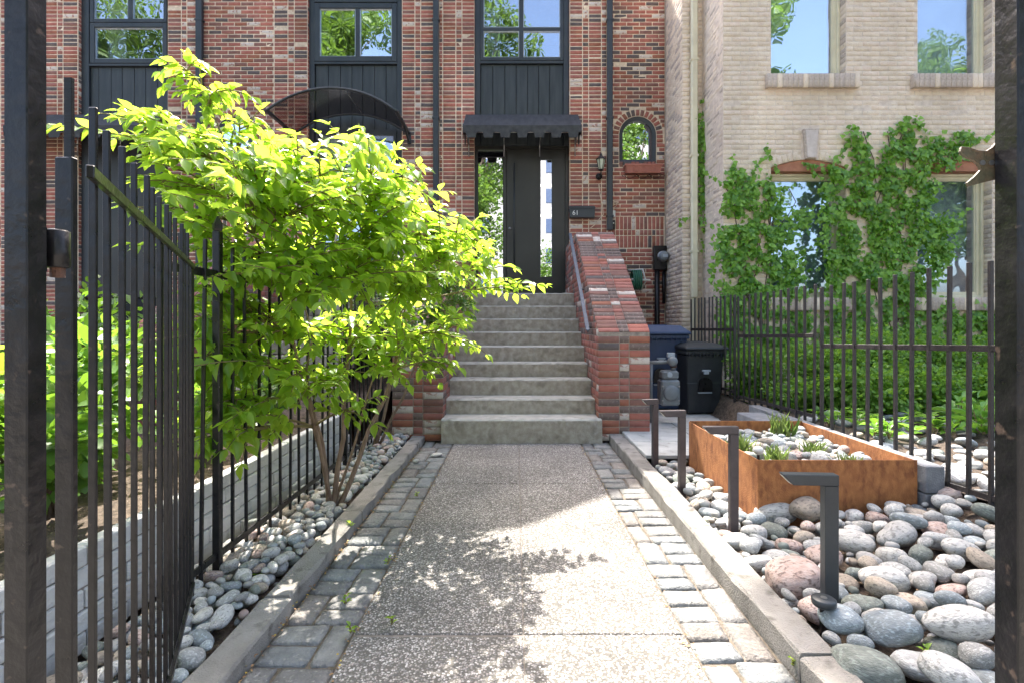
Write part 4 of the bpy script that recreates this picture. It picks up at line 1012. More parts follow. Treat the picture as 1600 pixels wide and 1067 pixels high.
q = MB().lathe((-.580, .648, 1.212), [(.011, 0), (.013, .002), (.013, .046), (.010, .048)], 14); q.build('hinge', 'iron', gt, smooth=True)
MB().lathe((-.580, .648, 1.200), [(.008, 0), (.008, .012)], 12).build('hinge_pin', 'rust', gt)
gp = thing('gate_post', 'black steel gate post with rusty hinge at the far left edge', 'gate post', (-.61, .61, 0))
MB().box(-.601, -.573, .60, .6265, -.1, 2.6).build('post_tube', 'iron', gp, bevel=.0015)
MB().box(-.594, -.582, .6275, .638, 1.205, 1.262).build('hinge_leaf', 'iron', gp, bevel=.002)
gp2 = thing('gate_post', 'black steel gate post with latch catch at the far right edge', 'gate post', (.6, .61, 0))
MB().box(.5885, .645, .60, .6305, -.1, 2.6).build('post_tube', 'iron', gp2, bevel=.0015)
ly = .634
pts = [(1557, 222), (1549, 231), (1540, 237), (1527, 236), (1512, 231), (1501, 230), (1499, 238), (1506, 246), (1516, 250), (1526, 257), (1531, 266), (1522, 276), (1510, 286), (1512, 292), (1535, 286), (1557, 281)]
MB().prism([(X_(a, ly), Z_(b, ly)) for a, b in pts], 'Y', ly - .002, ly + .002).build('latch_catch', 'latch', gp2, bevel=.0004)
for (a, b) in ((1532, 256), (1546, 256)): MB().lathe((X_(a, ly), ly - .002, Z_(b, ly)), [(.0030, 0), (.0034, .0015)], 10, axis='Y').build('rivet', 'steel', gp2)

# ------------------------------------------------------------------ planter, blocks, path lights
pl = thing('corten_planter', 'rusty steel planter box filled with stones and grass tufts', 'planter', (1.8, 3.4, .1))
px0, px1, py0, py1, pz = 1.372, 2.275, 2.90, 4.06, .378; tk = .006
MB().box(px0, px1, py0, py0 + tk, .0, pz).build('front_panel', 'corten', pl, bevel=.001)
MB().box(px0, px0 + tk, py0 + tk, py1, .0, pz).build('side_panel', 'corten', pl, bevel=.001)
MB().box(px1 - tk, px1, py0 + tk, py1, .0, pz - .004).build('side_panel', 'corten', pl, bevel=.001)
MB().box(px0 + tk, px1 - tk, py1 - tk, py1, .0, pz + .006).build('back_panel', 'corten', pl, bevel=.001)
MB().box(px0 + tk, px1 - tk, py0 + tk, py1 - tk, .1, .26).build('fill_soil', 'soil', pl)
rnd = random.Random(3)
bw = thing('block_edging', 'row of grey concrete blocks between the rusty planter and the fence', 'block wall', (2.33, 3, .1))
y = 2.86; k = 0
while y < 5.0:
    L_ = .40 if k else .22; xo = .02 * rnd.random()
    MB().box(2.288 + xo - .0 * (y - 2.9), 2.395 + xo - .0 * (y - 2.9), y, y + L_ - .006, .20, .352 + rnd.uniform(-.004, .004)).build('block', 'block', bw, bevel=.005)
    MB().box(2.292, 2.398, y, y + L_ - .006, -.0, .195).build('block', 'block', bw, bevel=.005)
    y += L_; k += 1
MB().box(2.05, 2.28, 4.075, 4.75, .12, .335).build('block', 'block', bw, bevel=.006)
LAB = ['black L-shaped path light nearest the camera, standing on large stones', 'brown L-shaped path light in front of the planter corner', 'brown L-shaped path light at the back left corner of the planter', 'brown L-shaped path light farthest away beside the pale paving']
for k, (x, y, zt_, zb_, al) in enumerate(((1.222, 1.995, .562, .03, .185), (1.163, 2.737, .602, .03, .165), (1.092, 3.37, .583, .02, .155), (1.087, 4.0, .565, .02, .11))):
    o = thing('path_light', LAB[k], 'path light', (x, y, 0), 'L-shaped path lights along the right kerb'); s = .052 if k < 1 else .045; hs_ = s / 2
    rz = R(-4) if k == 0 else R(6 * (k - 1))
    b = MB().box(-hs_, hs_, -hs_ * .75, hs_ * .75, zb_ - .06, zt_ - .042); me = b.mesh('post', 'bronze' if k else 'slate', bevel=.002); place('post', me, o, (x, y, 0), (0, 0, rz))
    hb = MB().prism([(hs_, zt_ - .0415), (hs_, zt_), (-al, zt_), (-al + .042, zt_ - .0415)], 'Y', -hs_ * .8, hs_ * .8).mesh('lamp_head', 'bronze' if k else 'slate', bevel=.002); place('lamp_head', hb, o, (x, y, 0), (0, 0, rz))
    db = MB().poly([(-al + .003, -hs_ * .6, zt_ - .004), (-al + .003, hs_ * .6, zt_ - .004), (-al + .038, hs_ * .6, zt_ - .0385), (-al + .038, -hs_ * .6, zt_ - .0385)], [(0, 1, 2, 3)]).mesh('diffuser', 'white')
    place('diffuser', db, o, (x - .0014, y, -.0014), (0, 0, rz))
sp = thing('stake_light', 'low black disc spotlight standing among the large stones', 'garden spotlight', (1.11, 1.85, .05))
MB().tube([(1.115, 1.86, .0), (1.11, 1.85, .125)], .012, 8).build('stake', 'iron', sp)
MB().lathe((1.11, 1.845, .125), [(.012, 0), (.034, .006), (.04, .012), (.041, .03), (.036, .034)], 20).build('lamp_head', 'slate', sp, smooth=True)
MB().lathe((1.11, 1.845, .1595), [(.011, 0), (.011, .002)], 14).build('lens', 'steel', sp)
ss = thing('spotlight', 'little white spotlight in the planter corner behind the rusty rim', 'garden spotlight', (1.43, 3.05, .36))
MB().lathe((1.44, 3.04, .395), [(.012, -.02), (.026, -.008), (.03, .008), (.024, .022), (.008, .028)], 14).build('lamp_head', 'white', ss, smooth=True)
MB().tube([(1.44, 3.04, .3), (1.44, 3.04, .38)], .008, 8).build('stake', 'iron', ss)

# ------------------------------------------------------------------ bins, gas meter
def wheelie(lab, cx, cy, wd, dp_, h, z0, m_, rz, seed):
    o = thing('wheelie_bin', lab, 'bin', (cx, cy, z0)); o.rotation_euler = (0, 0, rz)
    def add(name, mb, mm, bevel=.006, smooth=False):
        me = mb.mesh(name, mm, bevel=bevel, smooth=smooth); q = bpy.data.objects.new(name, me); COL.objects.link(q); q.parent = o; return q
    b = MB(); a = .78; bh = h * .84
    def ring(s, z, dy=0): return [(-wd / 2 * s, -dp_ / 2 * s + dy, z), (wd / 2 * s, -dp_ / 2 * s + dy, z), (wd / 2 * s, dp_ / 2, z), (-wd / 2 * s, dp_ / 2, z)]
    rg = ring(a, .02) + ring(.90, bh * .52) + ring(.885, bh * .54) + ring(.97, bh)
    fs = [(0, 3, 2, 1)] + [(4 * r + i, 4 * r + (i + 1) % 4, 4 * r + 4 + (i + 1) % 4, 4 * r + 4 + i) for r in range(3) for i in range(4)] + [(12, 13, 14, 15)]
    add('bin_body', b.poly(rg, fs), m_, .012)
    c = MB(); c.box(-wd / 2 - .012, wd / 2 + .012, -dp_ / 2 - .02, dp_ / 2 + .01, bh, bh + .05); 
    add('rim', c, m_, .008)
    c = MB()
    for i in range(11):
        x = -wd / 2 + wd * (i + .5) / 11; c.box(x - .004, x + .004, -dp_ / 2 - .034, -dp_ / 2 - .012, bh - .03, bh + .03)
    add('rim_ribs', c, m_, 0)
    l_ = MB(); t0 = bh + .052; l_.poly([(-wd / 2 - .02, -dp_ / 2 - .05, t0), (wd / 2 + .02, -dp_ / 2 - .05, t0), (wd / 2 + .02, dp_ / 2 + .02, t0), (-wd / 2 - .02, dp_ / 2 + .02, t0),
        (-wd / 2 - .02, -dp_ / 2 - .05, t0 + .03), (wd / 2 + .02, -dp_ / 2 - .05, t0 + .03), (wd / 2 + .02, dp_ / 2 + .02, t0 + .05), (-wd / 2 - .02, dp_ / 2 + .02, t0 + .05),
        (-wd / 2 + .06, -dp_ / 2 + .10, h * 1.0 - .005), (wd / 2 - .06, -dp_ / 2 + .10, h * 1.0 - .005), (wd / 2 - .06, dp_ / 2 - .05, h), (-wd / 2 + .06, dp_ / 2 - .05, h)],
        [(0, 3, 2, 1)] + [(4 * r + i, 4 * r + (i + 1) % 4, 4 * r + 4 + (i + 1) % 4, 4 * r + 4 + i) for r in range(2) for i in range(4)] + [(8, 9, 10, 11)])
    ld = add('lid', l_, m_, .008)
    c = MB(); c.tube([(-wd / 2 + .04, dp_ / 2 + .05, h - .01), (wd / 2 - .04, dp_ / 2 + .05, h - .01)], .015, 8)
    for x in (-wd / 2 + .05, 0, wd / 2 - .05): c.bar((x, dp_ / 2, h - .08), (x, dp_ / 2 + .05, h - .01), .02, .02)
    add('handle', c, m_, 0)
    for x in (-wd / 2 * .8, wd / 2 * .8):
        add('wheel', MB().lathe((x - .02, dp_ / 2 + .0, .10), [(.05, 0), (.10, .004), (.10, .036), (.05, .04)], 20, axis='X'), 'bin_black', 0)
    yf = -dp_ / 2 * .93 - .012
    add('emblem', MB().box(-.05, .05, yf - .028, yf - .006, bh * .72, bh * .72 + .022), 'label_pale', .002)
    add('emblem', MB().box(-.03, .03, yf - .026, yf - .006, bh * .72 - .03, bh * .72 - .002), 'label_pale', .002)
    c = MB(); n = 10; c.prism([(.08 * math.cos(math.pi * i / n), bh * .52 + .07 * math.sin(math.pi * i / n)) for i in range(n + 1)] + [(-.08, bh * .40), (.08, bh * .40)], 'Y', yf - .008, yf + .03)
    add('grip_recess', c, 'iron', 0)
    add('strip_mark', MB().box(-.08, .08, yf - .02 + .022, yf + .05, bh * .36, bh * .36 + .014), 'label_pale', 0)
    return o
wheelie('tall blue wheelie bin standing behind the gas meter', X_(1031, 6.25), 6.55, .66, .70, 1.045, .095, 'bin_blue', 0, 1)
wheelie('smaller black wheelie bin between the blue bin and the fence', X_(1100, 5.95), 6.2, .47, .5, .84, .095, 'bin_black', R(5), 2)
gm = thing('gas_meter', 'grey gas meter with pipes beside the brick stair wall', 'meter', P(1045, 600, 5.5))
gy = 5.5; gx = X_(1045, gy)
MB().box(gx - .105, gx + .10, gy - .08, gy + .08, Z_(632, gy), Z_(592, gy)).build('meter_case', 'gasgrey', gm, bevel=.02)
MB().box(gx - .09, gx + .09, gy - .07, gy + .07, Z_(591.8, gy), Z_(578, gy)).build('meter_head', 'gasgrey', gm, bevel=.02)
MB().lathe((gx, gy - .08, Z_(612, gy)), [(.085, 0), (.085, .02), (.06, .035)], 20, axis='Y').build('diaphragm_cover', 'gasgrey', gm, smooth=True)
pz_ = Z_(565, gy); MB().tube([(gx + .05, gy, Z_(580, gy)), (gx + .05, gy, pz_ + .02)], .025, 10).build('riser', 'gasgrey', gm, smooth=True)
MB().tube([(gx - .24, gy, pz_ - .01), (gx + .05, gy, pz_)], .02, 10).build('pipe', 'gasgrey', gm, smooth=True)
MB().tube([(gx - .19, gy, pz_ - .01), (gx - .19, gy, .1)], .018, 10).build('pipe', 'gasgrey', gm, smooth=True)
MB().lathe((gx + .02, gy - .05, pz_ + .01), [(.05, 0), (.055, .02), (.03, .05)], 16, axis='Y').build('regulator', 'gasgrey', gm, smooth=True)
MB().lathe((gx - .015, gy - .082, Z_(584, gy)), [(.028, 0), (.028, .008), (.022, .010)], 16, axis='Y').build('dial', 'label_pale', gm)
for (bx_, bz_) in ((-.09, .03), (.085, .03), (-.09, -.12), (.085, -.12)): MB().lathe((gx + bx_, gy - .08, Z_(606, gy) + bz_), [(.008, 0), (.008, .012)], 6, axis='Y').build('bolt', 'steel', gm)
MB().tube([(gx + .05, gy, pz_ - .06), (gx + .05, gy, pz_ - .02)], .034, 10).build('union_nut', 'rust', gm)
MB().box(gx - .03, gx + .05, gy - .06, gy - .02, pz_ + .05, pz_ + .1).build('index_window', 'label_pale', gm, bevel=.004)

# ------------------------------------------------------------------ white block planter behind the left fence
wp = thing('block_planter', 'white block planter wall behind the black left fence', 'planter wall', (-1.5, 3, 0))
yA = .6; zt0 = lambda y: .40 - .03 * max(0, y - 2)
MB().box(-1.545, -1.512, yA, 4.6, 0, .33).build('wall_core', 'mortar_dirty', wp)
k = 0
for r in range(5):
    y = yA + (.11 if r % 2 else 0)
    while y < 4.55:
        L_ = .2 + random.uniform(-.012, .012); xo = random.gauss(0, .004)
        MB().box(-1.555, -1.498 + xo, y, y + L_ - .006, r * .075 + .002, r * .075 + .072).build('block', 'wblock', wp, bevel=.006); y += L_

# ------------------------------------------------------------------ stones
def stone_meshes(n, seed, sub=3, tag_='stone'):
    out = []
    for k in range(n):
        rnd = random.Random(seed + k); bm = bmesh.new(); bmesh.ops.create_icosphere(bm, subdivisions=sub, radius=1)
        dirs = [(Vector((rnd.gauss(0, 1), rnd.gauss(0, 1), rnd.gauss(0, 1))).normalized(), rnd.uniform(-.24, .16), rnd.uniform(1.5, 7)) for _ in range(14)]
        p = rnd.uniform(2.0, 3.0)
        for v in bm.verts:
            d = v.co.normalized(); q = (abs(d.x) ** p + abs(d.y) ** p + abs(d.z) ** p) ** (-1 / p)
            q *= 1 + sum(a * max(0, d.dot(u)) ** e for u, a, e in dirs)
            v.co = d * q
        me = bpy.data.meshes.new(tag_); bm.to_mesh(me); bm.free(); me.polygons.foreach_set('use_smooth', [True] * len(me.polygons)); me.materials.append(M['st0']); out.append(me)
    return out
SM = stone_meshes(16, 100)
class Heap:
    def __init__(s, x0, x1, y0, y1, zf, res=.01):
        s.x0, s.y0, s.res = x0, y0, res; s.nx = int((x1 - x0) / res); s.ny = int((y1 - y0) / res)
        xs = x0 + (np.arange(s.nx) + .5) * res; ys_ = y0 + (np.arange(s.ny) + .5) * res
        s.H = np.array([[zf(x, y) for x in xs] for y in ys_])
    def rest(s, x, y, a, b, c, rz):
        r = max(a, b); i0 = int((x - r - s.x0) / s.res); i1 = int((x + r - s.x0) / s.res) + 1; j0 = int((y - r - s.y0) / s.res); j1 = int((y + r - s.y0) / s.res) + 1
        i0 = max(i0, 0); j0 = max(j0, 0); i1 = min(i1, s.nx); j1 = min(j1, s.ny)
        if i1 <= i0 or j1 <= j0: return None
        X, Y = np.meshgrid(s.x0 + (np.arange(i0, i1) + .5) * s.res - x, s.y0 + (np.arange(j0, j1) + .5) * s.res - y)
        u = (X * math.cos(rz) + Y * math.sin(rz)) / a; v = (-X * math.sin(rz) + Y * math.cos(rz)) / b
        q = 1 - u * u - v * v; m_ = q > 0
        if not m_.any(): return None
        dz = np.where(m_, c * np.sqrt(np.clip(q, 0, 1)), 0); Hs = s.H[j0:j1, i0:i1]
        z = np.max(np.where(m_, Hs + dz, -9)); return z, (i0, i1, j0, j1, dz, m_)
    def put(s, z, info):
        i0, i1, j0, j1, dz, m_ = info; Hs = s.H[j0:j1, i0:i1]; s.H[j0:j1, i0:i1] = np.where(m_, np.maximum(Hs, z + dz), Hs)

def landmark(x, y):
    if x > 2.44: return 'behind the weathered fence'
    if y < 1.6: return 'at the bottom edge by the right gate post'
    c = [((1.22, 1.99), 'near the foot of the nearest path light'), ((1.11, 1.80), 'around the low disc spotlight'), ((1.16, 2.74), 'by the second path light'), ((1.09, 3.37), 'by the third path light'), ((1.09, 3.95), 'by the farthest path light'),
         ((1.8, 2.75), 'just in front of the rusty planter'), ((2.35, 2.6), 'under the end of the weathered fence'), ((1.9, 2.2), 'in the open middle of the right bed'), ((1.55, 1.6), 'in the foreground of the right bed'), ((2.2, 1.7), 'in the foreground by the gate post'), ((1.15, 1.6), 'against the cracked right kerb')]
    return min(c, key=lambda t: (t[0][0] - x) ** 2 + (t[0][1] - y) ** 2)[1]
def fill_stones(heap, n, smin, smax, name, labf, seed, colw, inside, tries=14, limit=300, flat=.62, pre=(), parent=None, bias=1.6, maxlift=None):
    rnd = random.Random(seed); recs = []
    sizes = sorted([smin + (smax - smin) * rnd.random() ** bias for _ in range(n)], reverse=True)
    items = [(p[0], p[1], p[2], p[3], p[4], p[5], p[6]) for p in pre]
    for (x, y, a, b, c, rz, ci) in items:
        r = heap.rest(x, y, a, b, c, rz)
        if r and r[0] - c - heap.base(x, y) > .055: continue
        if r: heap.put(r[0], r[1]); recs.append((x, y, r[0], a, b, c, rz, ci))
    for s in sizes:
        best = None; a = s / 2 * rnd.uniform(1.0, 1.3); b = s / 2 * rnd.uniform(.72, .95); c = s / 2 * rnd.uniform(flat - .1, flat + .14)
        for _ in range(tries):
            x = rnd.uniform(heap.x0, heap.x0 + heap.nx * heap.res); y = rnd.uniform(heap.y0, heap.y0 + heap.ny * heap.res)
            if not inside(x, y, a): continue
            rz = rnd.uniform(0, math.pi); r = heap.rest(x, y, a, b, c, rz)
            if r is None: continue
            lift = r[0] - c - (heap.base(x, y))
            if best is None or lift < best[0]: best = (lift, x, y, rz, r)
        if best is None or (maxlift and best[0] > maxlift): continue
        _, x, y, rz, r = best; z = r[0] - c * .12
        heap.put(z, r[1]); recs.append((x, y, z, a, b, c, rz, rnd.choices(range(7), colw)[0]))
    def screen(rr):
        x, y, z, a = rr[:4]; return a / max(y, .3)
    recs.sort(key=screen, reverse=True); 
    for i, (x, y, z, a, b, c, rz, ci) in enumerate(recs):
        me = SM[rnd.randrange(len(SM))]; rot = (rnd.gauss(0, .16), rnd.gauss(0, .16), rz)
        if i < limit:
            o = place(name, me, parent, (x, y, z), rot, (a, b, c), 'st%d' % ci)
            if parent is None:
                lab = labf(x, y, a, b, c, ci); o['label'] = lab; o['category'] = 'stone'; o['group'] = lab
    rest = recs[limit:]
    if rest: 
        small = stone_meshes(3, 700, 2); VV = []; FF = []; MI = []; o_ = 0
        base = []
        for me in small:
            v = np.empty(len(me.vertices) * 3); me.vertices.foreach_get('co', v); f_ = np.empty(len(me.polygons) * 3, dtype=np.int64); me.polygons.foreach_get('vertices', f_); base.append((v.reshape(-1, 3), f_.reshape(-1, 3)))
        for (x, y, z, a, b, c, rz, ci) in rest:
            V, F = base[rnd.randrange(3)]; Rm = np.array(Euler((rnd.gauss(0, .15), rnd.gauss(0, .15), rz)).to_matrix())
            VV.append((V * np.array([a, b, c])) @ Rm.T + np.array([x, y, z])); FF.append(F + o_); o_ += len(V); MI += [ci] * len(F)
        me = npmesh(name + '_fill', np.concatenate(VV), np.concatenate(FF), ['st%d' % i for i in range(7)], np.array(MI), True)
        ob = bpy.data.objects.new('small_stones', me); COL.objects.link(ob); ob['kind'] = 'stuff'
def szw(a): return 'huge' if a > .10 else 'large' if a > .075 else 'medium' if a > .05 else 'small'
def shw(a, b, c): return 'flat' if c / b < .62 else 'elongated' if a / b > 1.5 else 'rounded'
def mkheap(x0, x1, y0, y1, zf):
    h = Heap(x0, x1, y0, y1, zf); h.base = zf; return h
hpp = None
hp = mkheap(1.05, 2.46, 1.05, 4.12, bedz)
def in_r(x, y, a):
    if x - a < 1.052: return False
    if y > 2.88 - a * .6 and x > 1.365 - a * .8: return y < 2.88 + 0 and x > 2.40
    if x + a > 2.47 or y > 4.05: return False
    for lx_, ly_ in ((1.222, 1.995), (1.163, 2.737), (1.092, 3.37), (1.087, 4.0)):
        if abs(x - lx_) < a * .7 + .02 and abs(y - ly_) < a * .7 + .02: return False
    return True
def pp(px, py, z, wpx, hpx, ci, rz=0, asp=.75):   # a stone as seen at a pixel, standing at its real distance
    Y = (EYE - z) * FP / (py - HY); x = (px - VX) * Y / FP; a = wpx * Y / FP / 2; return (x, Y, a, a * asp, a * .50, rz, ci)
pre = [pp(1240, 890, .10, 95, 0, 3, .2, .7), pp(1345, 912, .13, 58, 0, 4, .4), pp(1318, 888, .1, 44, 0, 2, 0, .9), pp(1208, 903, .07, 48, 0, 6, 1.2), pp(1228, 922, .05, 40, 0, 6, 0, .95),
       pp(1342, 948, .12, 52, 0, 6, 1, .85), pp(1392, 955, .14, 82, 0, 1, 0, .7), pp(1312, 968, .08, 64, 0, 1, .1, .8), pp(1362, 990, .1, 70, 0, 4, -.3, .62), pp(1430, 995, .13, 86, 0, 6, 0, .85),
       pp(1300, 1000, .06, 62, 0, 6, -.5, .85), pp(1352, 1035, .07, 100, 0, 4, -.2, .75), pp(1425, 1040, .1, 92, 0, 1, -.2, .7), pp(1490, 1030, .14, 90, 0, 0, .0, .8), pp(1530, 1000, .17, 80, 0, 5, .9, .9),
       pp(1470, 965, .15, 60, 0, 4, 1.2, .7), pp(1500, 950, .17, 100, 0, 5, .1, .6), pp(1480, 910, .19, 60, 0, 4, 0, .65), pp(1535, 915, .2, 48, 0, 0, 1.4, .7), pp(1420, 925, .15, 45, 0, 6, 0, .8),
       pp(1380, 880, .14, 80, 0, 5, -.2, .6), pp(1430, 890, .16, 60, 0, 0, .3), pp(1210, 797, .09, 66, 0, 5, 0, .5), pp(1260, 802, .1, 60, 0, 2, .4, .7), pp(1290, 855, .11, 70, 0, 3, .3),
       pp(1400, 825, .15, 78, 0, 0, .5, .6), pp(1330, 830, .13, 62, 0, 5, -.3, .8), pp(1467, 805, .19, 42, 0, 3, 0, .9), pp(1420, 808, .17, 50, 0, 1, -.7, .6), pp(1150, 842, .06, 50, 0, 0, .2, .6), pp(1180, 872, .07, 52, 0, 5, -.3, .6),
       pp(1190, 830, .09, 40, 0, 6, -.7, .5), pp(1500, 830, .2, 60, 0, 0, .6, .8), pp(1530, 860, .21, 56, 0, 5, 0, .7)]
labr = lambda x, y, a, b, c, ci: '%s %s %s river stone %s' % (szw(a), STONES[ci][0], shw(a, b, c), landmark(x, y))
fill_stones(hp, 560, .040, .128, 'river_stone', labr, 5, [3.4, 2, 1.6, .35, 1.4, 2.6, 3], in_r, pre=pre, tries=34, bias=1.35, maxlift=.045)
fill_stones(hp, 260, .028, .055, 'filler_stone', labr, 6, [3, 1.4, 2, 1, 1.2, 2, 2], in_r, tries=40, bias=1.2, maxlift=.02, parent=hpp, limit=0)
# left strip
h2 = mkheap(-1.40, -1.018, 1.1, 5.05, lambda x, y: .0)
SM_BACK = SM
def lml(x, y):
    if y < 2.0: return 'in the left strip by the open gate'
    if y < 2.6: return 'in the left strip by the dappled kerb'
    if y < 3.3: return 'in the left strip around the shrub trunk'
    if y < 4.1: return 'in the left strip behind the shrub trunk'
    return 'in the left strip near the steps'
labl = lambda x, y, a, b, c, ci: '%s %s %s stone %s' % ('fist-sized' if a > .036 else 'little', STONES[ci][0], shw(a, b, c), lml(x, y))
fill_stones(h2, 520, .036, .105, 'bed_stone', labl, 9, [3, 2.4, 1.4, 1, 1.6, 2.2, 2], lambda x, y, a: x + a < -1.014 and x - a > -1.45 and (x + 1.10) ** 2 + (y - 3.12) ** 2 > .004, tries=18, bias=1.2)
# planter fill
h3 = mkheap(px0 + tk, px1 - tk, py0 + tk, py1 - tk, lambda x, y: .26)
labp = lambda x, y, a, b, c, ci: '%s %s %s stone inside the rusty planter, %s' % ('big' if a > .05 else 'little', STONES[ci][0], shw(a, b, c), 'front half' if y < 3.4 else 'back half')
fill_stones(h3, 230, .03, .13, 'planter_stone', labp, 12, [2.4, 2.4, 1.6, .4, 1.6, .9, 3], lambda x, y, a: px0 + .01 < x - a and x + a < px1 - .01 and py0 + .01 < y - a and y + a < py1 - .01, tries=14, bias=2.2)
# flat stones behind the fence
h4 = mkheap(2.44, 5.2, 1.6, 4.9, lambda x, y: .22 + .10 * sm((y - 3) / 2))
labf = lambda x, y, a, b, c, ci: '%s %s flattish boulder %s' % (szw(a), STONES[ci][0], 'behind the weathered fence, near row' if y < 2.9 else 'behind the fence below the hedge')
fill_stones(h4, 330, .08, .18, 'boulder', labf, 15, [1.5, 2, 1, .5, 2, .4, 3], lambda x, y, a: x - a > 2.45 and y < 4.6, tries=8, flat=.45)
# lone pebbles on the paving
for (px, py, w__, lab) in ((682, 712, 19, 'flat white stone lying on the left cobbles near the steps'), (650, 722, 11, 'small pale pebble against the left kerb near the steps')):
    Y = EYE * FP / (py - HY); o = place('loose_pebble', SM[2], None, (X_(px, Y), Y, .012), (0, 0, .2), (w__ * Y / FP / 2, w__ * Y / FP / 3, .016), 'st5'); tag(o, lab, 'stone')

# ------------------------------------------------------------------ foliage machinery
def leaf_template(kind='oval', n=4):
    """unit leaf along +Y, width set by profile, folded at midrib; quads"""
    prof = {'oval': [0, .62, 1.0, .86, .45, 0], 'ivy': [0, .75, 1.0, .55, .35, 0], 'slim': [0, .7, 1, .8, .4, 0], 'blade': [.6, 1, .9, .7, .4, 0]}[kind]
    k = len(prof); V = []; F = []
    for i, w__ in enumerate(prof):
        y = i / (k - 1); droop = -.16 * y * y; fold = .10 * w__
        V += [(-w__ / 2, y, droop + fold), (0, y, droop), (w__ / 2, y, droop + fold)]
    for i in range(k - 1):
        F += [(3 * i, 3 * i + 1, 3 * i + 4, 3 * i + 3), (3 * i + 1, 3 * i + 2, 3 * i + 5, 3 * i + 4)]
    return np.array(V), np.array(F)
def quad_template():
    return np.array([(-.5, .35, .08), (0, 0, 0), (.5, .35, .08), (.42, .75, 0), (0, 1, -.1), (-.42, .75, 0)]), np.array([(0, 1, 4, 5), (1, 2, 3, 4)])
def leaf_mass(name, pos, dirs, nrm, L, W, mats, mi=None, tpl=None):
    """pos (n,3), dirs growth direction, nrm approximate face normal, L,W arrays"""
    V0, F0 = tpl if tpl is not None else quad_template()
    n = len(pos); d = dirs / np.linalg.norm(dirs, axis=1, keepdims=True)
    x = np.cross(d, nrm); x /= np.linalg.norm(x, axis=1, keepdims=True) + 1e-9; z = np.cross(x, d)
    V = pos[:, None, :] + x[:, None, :] * (V0[None, :, 0:1] * W[:, None, None]) + d[:, None, :] * (V0[None, :, 1:2] * L[:, None, None]) + z[:, None, :] * (V0[None, :, 2:3] * L[:, None, None])
    F = (F0[None] + (np.arange(n) * len(V0))[:, None, None]).reshape(-1, 4)
    MI = np.repeat(mi if mi is not None else np.zeros(n, int), len(F0))
    return npmesh(name, V.reshape(-1, 3), F, mats, MI, len(F0) > 2)
def emit_mass(name, parent, *a, **k):
    me = leaf_mass(name, *a, **k); o = bpy.data.objects.new(name, me); COL.objects.link(o)
    if parent is not None:
        o.parent = parent; o.location = -parent.location
    o['kind'] = 'stuff'; return o

